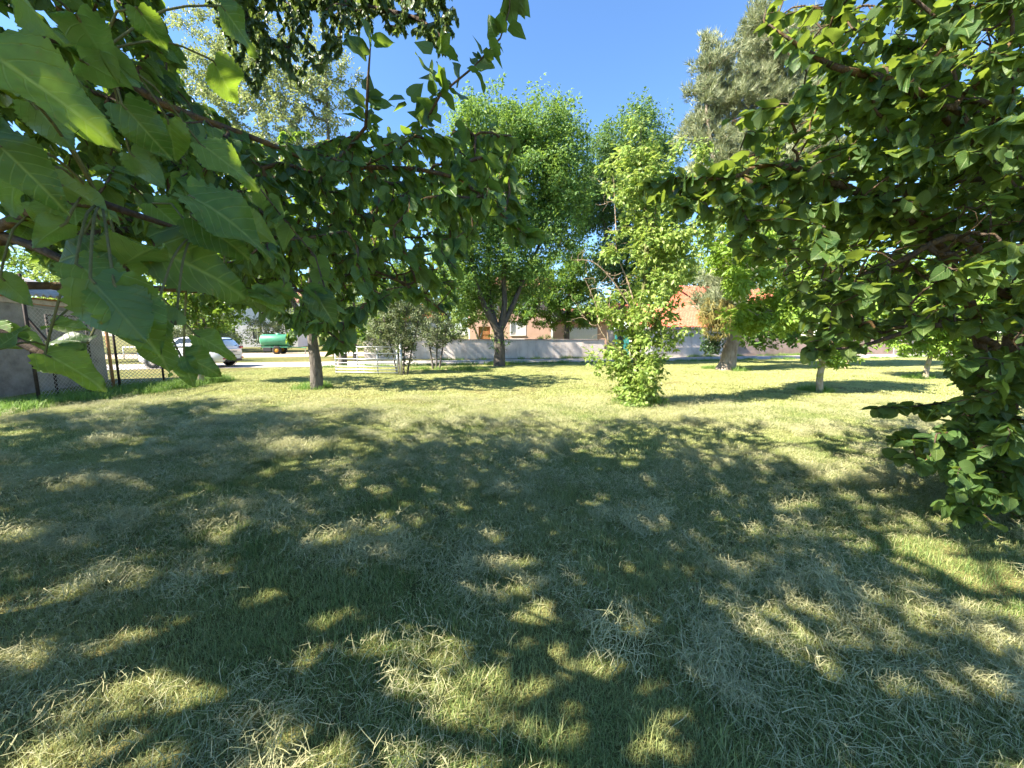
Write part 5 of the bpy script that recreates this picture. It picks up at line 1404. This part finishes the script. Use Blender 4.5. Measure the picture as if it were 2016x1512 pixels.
kp = (~infr | (in_poly(pr[:, :2], grow_poly) & (brng.random(len(pos)) < .7))) & (infr | canopy(brng, pos))
pos, tw = pos[kp], tw[kp]
d_, nn = leaf_frames(brng, pos, tw, .3, .45, 1.0, .2, jitter=.8)
split_leaves(brng, bt, b, pos, d_, nn, .062 * brng.uniform(.7, 1.25, len(pos)) * np.where(infr[kp], 1.0, 1.45), [leaf_mid(70 + i, .33, .35, .02, 5) for i in range(4)], [leaf_quad(.33, .15), leaf_quad(.28, .3)], LM['birch'], 300)

# tree left of the yard whose shade lies on the lawn
b = A(-9.6, 2.6, 0)
bl = [(b + A(-.4, 0, 5.2), (2.3, 2.3, 2.0)), (b + A(.8, .8, 4.2), (1.7, 1.7, 1.3)), (b + A(-1.5, 1.2, 4.6), (1.8, 1.8, 1.5)), (b + A(.3, 2.2, 5.0), (1.6, 1.5, 1.5)), (b + A(1.6, -1.4, 4.6), (1.9, 1.8, 1.4)), (b + A(-2.6, 2.8, 5.0), (1.9, 1.9, 1.4))]
LPOLY = [(-400, -400), (20, -400), (20, 430), (-400, 560)]
simple_tree('mulberry_tree', 'leafy mulberry standing by the yard fence, shading the lawn', 62, b, [([b, b + A(0, 0, 2.2), b + A(0, 0, 4.6)], .2, .06)], bl, 560, 17000, .6, .19, QUAD, LM['mulberry'], BK['grey'], poly=LPOLY, seg=.4, shade_gaps=True)

# ================================================================== near mulberry (trunk out of view to the left)
mrng = np.random.default_rng(71)
b = A(-3.7, 1.5, 0)
mt = thing('mulberry_tree', 'mulberry with large serrated leaves on lichened branches hanging over the lawn', 'tree', tuple(b))
sk = Skel()
top = b + A(.2, .1, 1.9)
sk.limb([b + A(0, 0, -.1), b + A(.05, .05, 1), top], .20, .15, seg=.2, tip=False)
for pts, r0, r1 in (([top, P(-300, 400, 1.35), P(-20, 455, 1.0), P(130, 515, .95), P(260, 565, .95), P(440, 576, 1.1), P(640, 570, 1.35)], .014, .004),
                    ([top, A(-2.6, 2.0, 2.7), P(180, 130, 2.1), P(320, 205, 2.0), P(500, 272, 2.2), P(640, 330, 2.5)], .032, .010),
                    ([top, A(-2.4, 2.4, 2.2), P(300, 430, 2.9), P(480, 392, 2.8), P(570, 342, 2.6), P(760, 330, 2.45), P(900, 352, 2.3), P(985, 420, 2.2), P(1045, 470, 2.2)], .030, .005),
                    ([P(700, 335, 2.5), P(790, 290, 2.3), P(835, 245, 2.1), P(868, 185, 2.0), P(935, 130, 2.0), P(985, 75, 2.0), P(1003, 20, 2.0), P(1004, -40, 2.0)], .0075, .003),
                    ([P(640, 330, 2.5), P(720, 250, 2.2), P(725, 150, 2.1), P(730, 80, 2.1)], .012, .003),
                    ([top, A(-2.6, 2.4, 1.9), P(350, 470, 3.0), P(560, 470, 3.2), P(700, 520, 3.2), P(800, 560, 3.1), P(880, 620, 3.0)], .028, .005),
                    ([top, A(-3.2, 2.1, 3.4), A(-2.6, 2.8, 5.2)], .10, .03), ([top, A(-4.2, .9, 3.4), A(-4.6, .2, 4.6)], .09, .03), ([top, A(-3.0, .6, 3.2), A(-2.2, -.2, 4.0)], .08, .02), ([top, A(-4.6, 2.4, 3.2), A(-5.4, 3.2, 4.4)], .09, .03),
                    ([top, P(-260, 640, 1.3), P(0, 655, 1.05), P(90, 700, 1.0), P(140, 706, 1.0)], .02, .004),
                    ([P(-20, 455, 1.0), P(110, 400, .8), P(200, 400, .75), P(380, 460, .85)], .014, .004),
                    ([A(-2.6, 2.0, 2.7), P(-100, 150, .85), P(60, 70, .75), P(200, 100, .8)], .016, .004)):
    sk.limb(pts, r0, r1, seg=.12)
MPOLY = [(-200, -200), (250, -200), (320, 40), (380, 190), (510, 280), (620, 290), (690, 240), (760, 240), (850, 250), (950, 220), (1005, 260), (1030, 350), (1055, 470), (1010, 460), (960, 430), (905, 480), (905, 600), (870, 650), (820, 590), (740, 590), (690, 690), (640, 690), (560, 630), (480, 610), (420, 600), (370, 560), (300, 540), (200, 520), (90, 530), (-200, 560)]
blm = [(A(-2.2, 2.9, 3.0), (1.9, 1.5, 1.5)), (A(-1.1, 2.7, 2.35), (1.2, .9, .75)), (A(-3.2, 2.2, 4.4), (2.2, 1.9, 1.7)), (A(-4.4, .9, 3.9), (1.9, 1.7, 1.5)), (A(-2.4, .2, 3.6), (1.6, 1.5, 1.0)), (A(-5.2, 2.9, 4.0), (1.6, 1.6, 1.3)), (A(-2.4, 3.6, 3.6), (1.7, 1.4, 1.3)), (A(-1.5, 1.8, 2.3), (.9, .7, .5)), (A(-3.0, -.4, 4.2), (1.5, 1.3, .9)), (A(-1.7, -.1, 3.2), (.9, .7, .45)), (A(-2.6, .3, 4.4), (1.4, 1.2, .8))]
tips = cull(ell_points(mrng, 2300, blm, .6), MPOLY, 1.2)
vis = np.array([P(mrng.uniform(60, 1060), mrng.uniform(60, 690), 2.0 + 3.6 * mrng.random()) for _ in range(3600)])
tips = np.vstack([tips, vis[in_poly(project(vis)[:, :2], MPOLY)][:1500]])
sk.grow(mrng, tips, .18, .02, upw=.1); sk.finish(.0028, .5)
link('trunk', sk.tubes('trunk', BK['branch'], b), mt)
pos, tw = sk.leaf_spots(mrng, 34000, .45)
pr = project(pos)
infr = (pr[:, 2] > .1) & (pr[:, 0] > 0) & (pr[:, 0] < 2016) & (pr[:, 1] > 0) & (pr[:, 1] < 1512)
MP2 = MPOLY + []
sprig = [(690, 250), (640, 130), (700, 50), (800, 60), (870, 130), (1000, -50), (1060, 20), (1000, 120), (930, 200), (1000, 300)]
kp = (~infr | in_poly(pr[:, :2], MPOLY) | (in_poly(pr[:, :2], sprig) & (mrng.random(len(pos)) < .6))) & (np.linalg.norm(pos - A(0, 0, CAMH), axis=1) > 1.15) & (infr | canopy(mrng, pos)) & (~infr | layers(pos, .34, 1.3, 33))
pos, tw = pos[kp], tw[kp]
d_, nn = leaf_frames(mrng, pos, tw, .5, .55, .75, .65, jitter=.45)
d_ = d_ + A(.35, 0, 0); d_ /= np.linalg.norm(d_, axis=1)[:, None]; nn = nn - d_ * (nn * d_).sum(1)[:, None]; nn /= np.linalg.norm(nn, axis=1)[:, None]
Ls = .088 * mrng.uniform(.55, 1.25, len(pos)) * np.where(infr[kp], 1.0, 1.35)
for pts, n_ in (([P(790, 290, 2.3), P(835, 245, 2.1), P(868, 185, 2.0), P(935, 130, 2.0), P(985, 75, 2.0), P(1003, 20, 2.0)], 30), ([P(720, 250, 2.2), P(725, 150, 2.1), P(730, 80, 2.1)], 16), ([P(900, 352, 2.3), P(985, 420, 2.2), P(1045, 470, 2.2)], 24), ([P(835, 245, 2.1), P(800, 190, 2.1)], 10), ([P(868, 185, 2.0), P(860, 90, 2.0)], 9)):
    q_, _t = resample(pts, .02)
    k_ = mrng.integers(0, len(q_) - 1, n_)
    tw_ = q_[k_ + 1] - q_[k_]; tw_ /= np.linalg.norm(tw_, axis=1)[:, None] + 1e-9
    e_, m_ = leaf_frames(mrng, q_[k_], tw_, .5, .9, .25, .5, jitter=.6)
    pos = np.vstack([pos, q_[k_] + e_ * .02]); d_ = np.vstack([d_, e_]); nn = np.vstack([nn, m_]); Ls = np.concatenate([Ls, .12 * mrng.uniform(.5, 1.1, n_)])
# large leaves close by: (stem px, tip px, distance at stem, distance at tip, facing)
hero = [((-40, 95), (238, 265), .46, .52, 1), ((-15, 275), (136, 413), .52, .56, 1), ((20, -30), (125, 92), .55, .62, 1), ((240, 205), (348, 322), .80, .88, 1), ((395, 285), (516, 363), .95, 1.02, 1), ((372, 385), (548, 479), .78, .86, 1), ((378, 428), (498, 508), .82, .88, 1),
        ((215, 492), (70, 500), .72, .70, 1), ((242, 524), (322, 462), .75, .72, -1), ((305, 492), (515, 577), .80, .95, 1), ((178, 548), (297, 680), .60, .62, -1), ((225, 560), (318, 705), .62, .64, 1), ((300, 640), (322, 745), .66, .67, 1), ((150, 520), (275, 600), .62, .64, 1), ((88, 698), (217, 757), .70, .74, 1), ((172, 676), (80, 656), .75, .74, 1),
        ((362, 700), (442, 738), .85, .90, 1), ((358, 705), (380, 760), .85, .84, 1), ((-10, 690), (52, 640), .8, .85, 1), ((270, 15), (335, 108), .78, .84, 1), ((435, 12), (518, 112), .95, 1.05, 1), ((110, 360), (238, 412), .70, .74, -1), ((40, 330), (0, 420), .62, .6, -1), ((330, 235), (345, 330), .9, .95, 1), ((160, 120), (250, 165), .65, .72, -1), ((150, 30), (215, 130), .62, .7, -1), ((60, 200), (150, 300), .60, .64, -1), ((345, 640), (290, 590), .7, .7, -1),
        ((385, 660), (470, 700), .95, 1.0, 1), ((255, 300), (330, 370), .85, .9, -1), ((130, 440), (60, 480), .7, .68, -1), ((0, 545), (60, 600), .8, .84, -1), ((300, 400), (380, 470), .85, .9, 1), ((450, 420), (545, 470), 1.05, 1.15, -1), ((420, 120), (470, 210), 1.0, 1.1, 1), ((100, 640), (170, 640), .8, .8, 1), ((560, 560), (520, 620), 1.2, 1.2, -1), ((620, 575), (660, 640), 1.3, 1.3, 1)]
hp, hd, hn_, hl = [], [], [], []
for (a, t_, da, dt_, face) in hero:
    p0, p1 = P(*a, da), P(*t_, dt_)
    v = p1 - p0; Lh = np.linalg.norm(v); v /= Lh
    toc = A(0, 0, CAMH) - p0; toc /= np.linalg.norm(toc)
    n_ = toc * .75 * face + A(-.2, -.1, .55) + mrng.normal(size=3) * .22
    n_ -= v * (n_ @ v); n_ /= np.linalg.norm(n_)
    hp.append(p0); hd.append(v); hn_.append(n_); hl.append(Lh)
hp, hd, hn_, hl = map(np.array, (hp, hd, hn_, hl))
# short stalks joining the close leaves to the nearest twig
mbk = MB()
for i in range(len(hp)):
    dd = np.linalg.norm(sk.p[:sk.n] - hp[i], axis=1); j = int(dd.argmin()); q = sk.p[j]
    mid_ = (q + hp[i]) / 2 + A(0, 0, .03)
    mbk.tube(resample([q, mid_, hp[i], hp[i] + hd[i] * .01], .03)[0], .0022, 5, caps=False)
mbk.obj('leaf_stalks', BK['green'], mt, True, kind='stuff')
bpy.data.objects['leaf_stalks'].location = tuple(-b)
protos = [np_mesh('leaf', t_[0], t_[1], LM['mulberry'], True, t_[2]) for t_ in [mulberry_hero(i) for i in range(8)]]
hs_ = np.cross(hd, hn_)
for i in range(len(hp)):
    o = link('leaf', protos[i % 8], mt)
    Mx = np.eye(4); Mx[:3, 0] = hs_[i] * hl[i]; Mx[:3, 1] = hd[i] * hl[i]; Mx[:3, 2] = hn_[i] * hl[i]; Mx[:3, 3] = hp[i] - b
    o.matrix_local = Matrix(Mx.tolist())
split_leaves(mrng, mt, b, pos, d_, nn, Ls, [leaf_mid(i, .37, .32, .10, 12) for i in range(8)], LOW, LM['mulberry'], 260)

# ================================================================== hazel on the right
hrng = np.random.default_rng(81)
b = A(4.75, 3.7, 0)
hz = thing('hazel_bush', 'large hazel bush with round toothed leaves drooping to the grass', 'bush', tuple(b))
sk = Skel()
for pts, r0, r1 in (([b + A(0, 0, -.05), b + A(-.1, -.1, 1.2), A(4.4, 3.4, 2.6), A(3.9, 3.0, 4.2)], .09, .02), ([b + A(.1, .1, -.05), b + A(.3, .1, 1.4), A(5.4, 3.9, 3.2), A(5.6, 4.0, 5.0)], .08, .02),
                    ([b + A(-.1, 0, -.05), A(4.3, 3.5, 1.3), A(3.3, 3.1, 2.3), P(1560, 330, 2.8), P(1440, 350, 2.7), P(1330, 350, 2.7)], .05, .006),
                    ([A(4.5, 3.5, 1.8), P(1900, 470, 2.9), P(1760, 520, 2.9), P(1640, 560, 2.9)], .04, .006), ([A(4.4, 3.4, 2.6), P(1830, 200, 2.6), P(1640, 130, 2.5), P(1530, 60, 2.5)], .04, .006),
                    ([b + A(0, 0, .3), A(4.3, 3.5, .9), P(1900, 790, 3.4), P(1800, 800, 3.3), P(1722, 804, 3.2)], .02, .004), ([b + A(0, 0, .25), P(1950, 850, 3.3), P(1850, 862, 3.2), P(1745, 866, 3.1)], .018, .004), ([b + A(0, 0, .2), P(1960, 900, 3.2), P(1850, 905, 3.1), P(1755, 900, 3.05)], .018, .004),
                    ([A(4.4, 3.5, 1.5), P(1850, 640, 3.0), P(1700, 680, 2.9), P(1590, 690, 2.8)], .03, .004), ([b + A(0, 0, .5), P(1990, 720, 3.0), P(1900, 735, 3.0), P(1880, 720, 3.0)], .02, .004), ([b, A(5.6, 3.4, 1.5), A(6.4, 3.0, 3.0)], .07, .02), ([b, A(4.9, 2.7, 1.5), A(4.9, 2.0, 3.0)], .06, .02)):
    sk.limb(pts, r0, r1, seg=.12)
HPOLY = [(1490, -100), (1515, -10), (1480, 50), (1540, 110), (1600, 150), (1560, 200), (1490, 215), (1400, 232), (1470, 270), (1450, 310), (1350, 345), (1270, 372), (1290, 400), (1370, 420), (1450, 440), (1450, 500), (1530, 520), (1560, 590), (1590, 650), (1570, 690), (1640, 690), (1720, 660), (1800, 650), (1860, 640), (1900, 700), (1870, 720), (1870, 750), (1920, 780), (1820, 800), (1720, 800), (1830, 815), (1900, 830), (1740, 860), (1840, 890), (1740, 905), (1830, 925), (1890, 950), (1850, 1000), (1920, 1035), (2200, 1060), (2200, -100)]
blh = [(A(3.6, 3.2, 3.2), (1.9, 1.4, 1.7)), (A(2.6, 2.7, 2.7), (1.5, 1.0, 1.1)), (A(4.6, 3.2, 1.9), (1.6, 1.3, 1.5)), (A(4.4, 3.3, .7), (1.4, 1.0, .7)), (A(5.4, 3.8, 4.0), (1.9, 1.6, 1.6)), (A(3.6, 2.9, 4.4), (1.7, 1.3, 1.1)), (A(3.0, 3.0, 1.9), (1.2, .9, .6))]
tips = cull(ell_points(hrng, 2300, blh, .6), HPOLY, 1.5)
vis = np.array([P(hrng.uniform(1230, 2016), hrng.uniform(0, 1040), 2.5 + 3.3 * hrng.random() ** 1.2) for _ in range(3800)])
vis = vis[vis[:, 2] > .1]
tips = np.vstack([tips, vis[in_poly(project(vis)[:, :2], HPOLY)][:1450]])
low = np.array([P(hrng.uniform(1840, 2100), hrng.uniform(690, 1030), hrng.uniform(2.7, 3.5)) for _ in range(420)])
low = low[in_poly(project(low)[:, :2], HPOLY) & (low[:, 2] > .08)][:220]
tips = np.vstack([tips, low])
tips = tips[tips[:, 2] > .06]
sk.grow(hrng, tips, .18, .02, upw=.1); sk.finish(.0028, .5)
link('trunk', sk.tubes('trunk', BK['branch'], b), hz)
pos, tw = sk.leaf_spots(hrng, 30000, .5)
pr = project(pos)
infr = (pr[:, 2] > .1) & (pr[:, 0] > 0) & (pr[:, 0] < 2016) & (pr[:, 1] > 0) & (pr[:, 1] < 1512)
kp = (~infr | in_poly(pr[:, :2], HPOLY)) & (np.linalg.norm(pos - A(0, 0, CAMH), axis=1) > 1.5) & (pos[:, 2] > .06) & (~infr | (layers(pos, .40, 1.2, 35) | (pos[:, 2] < 1.5)))
pos, tw = pos[kp], tw[kp]
d_, nn = leaf_frames(hrng, pos, tw, .5, .75, .38, 1.0, jitter=.36)
d_ = d_ + A(-.3, -.1, 0); d_ /= np.linalg.norm(d_, axis=1)[:, None]; nn = nn - d_ * (nn * d_).sum(1)[:, None]; nn /= np.linalg.norm(nn, axis=1)[:, None]
Ls = .088 * hrng.uniform(.5, 1.35, len(pos))
for pts, n_ in (([P(1900, 790, 3.4), P(1800, 800, 3.3), P(1722, 804, 3.2)], 26), ([P(1950, 850, 3.3), P(1850, 862, 3.2), P(1745, 866, 3.1)], 30), ([P(1960, 900, 3.2), P(1850, 905, 3.1), P(1755, 900, 3.05)], 30), ([P(1440, 350, 2.7), P(1330, 350, 2.7), P(1270, 370, 2.7)], 50), ([P(1700, 680, 2.9), P(1590, 690, 2.8)], 26), ([P(2010, 950, 3.0), P(1900, 975, 2.9), P(1850, 1000, 2.9)], 40)):
    q_, _t = resample(pts, .02)
    k_ = hrng.integers(0, len(q_) - 1, n_)
    tw_ = q_[k_ + 1] - q_[k_]; tw_ /= np.linalg.norm(tw_, axis=1)[:, None] + 1e-9
    e_, m_ = leaf_frames(hrng, q_[k_], tw_, .5, .8, .2, .9, jitter=.4)
    pos = np.vstack([pos, q_[k_]]); d_ = np.vstack([d_, e_]); nn = np.vstack([nn, m_]); Ls = np.concatenate([Ls, .10 * hrng.uniform(.5, 1.1, n_)])
split_leaves(hrng, hz, b, pos, d_, nn, Ls, [leaf_mid(100 + i, .42, .45, .10, 10) for i in range(8)], [strip_leaf([(0, .15), (.14, .38, -.08), (.5, .44), (.83, .28), (1.0, .02)], f_, c_, 1) for f_, c_ in ((.3, .25), (.15, .4), (.4, .15))], LM['hazel'], 300)


# alike things share a group
GROUPS = {'ash_tree': 'ash trees along the road', 'walnut_tree': 'young walnuts on the lawn', 'mulberry_tree': 'mulberries round the lawn', 'privet_shrub': 'privet shrubs by the field gate',
          'hedge_tree': 'hedge trees beyond the road', 'garden_tree': 'garden trees behind the walls', 'far_tree': 'far trees behind the houses'}
for o in list(scene.objects):
    k = o.name.split('.')[0]
    if o.parent is None and k in GROUPS: o['group'] = GROUPS[k]
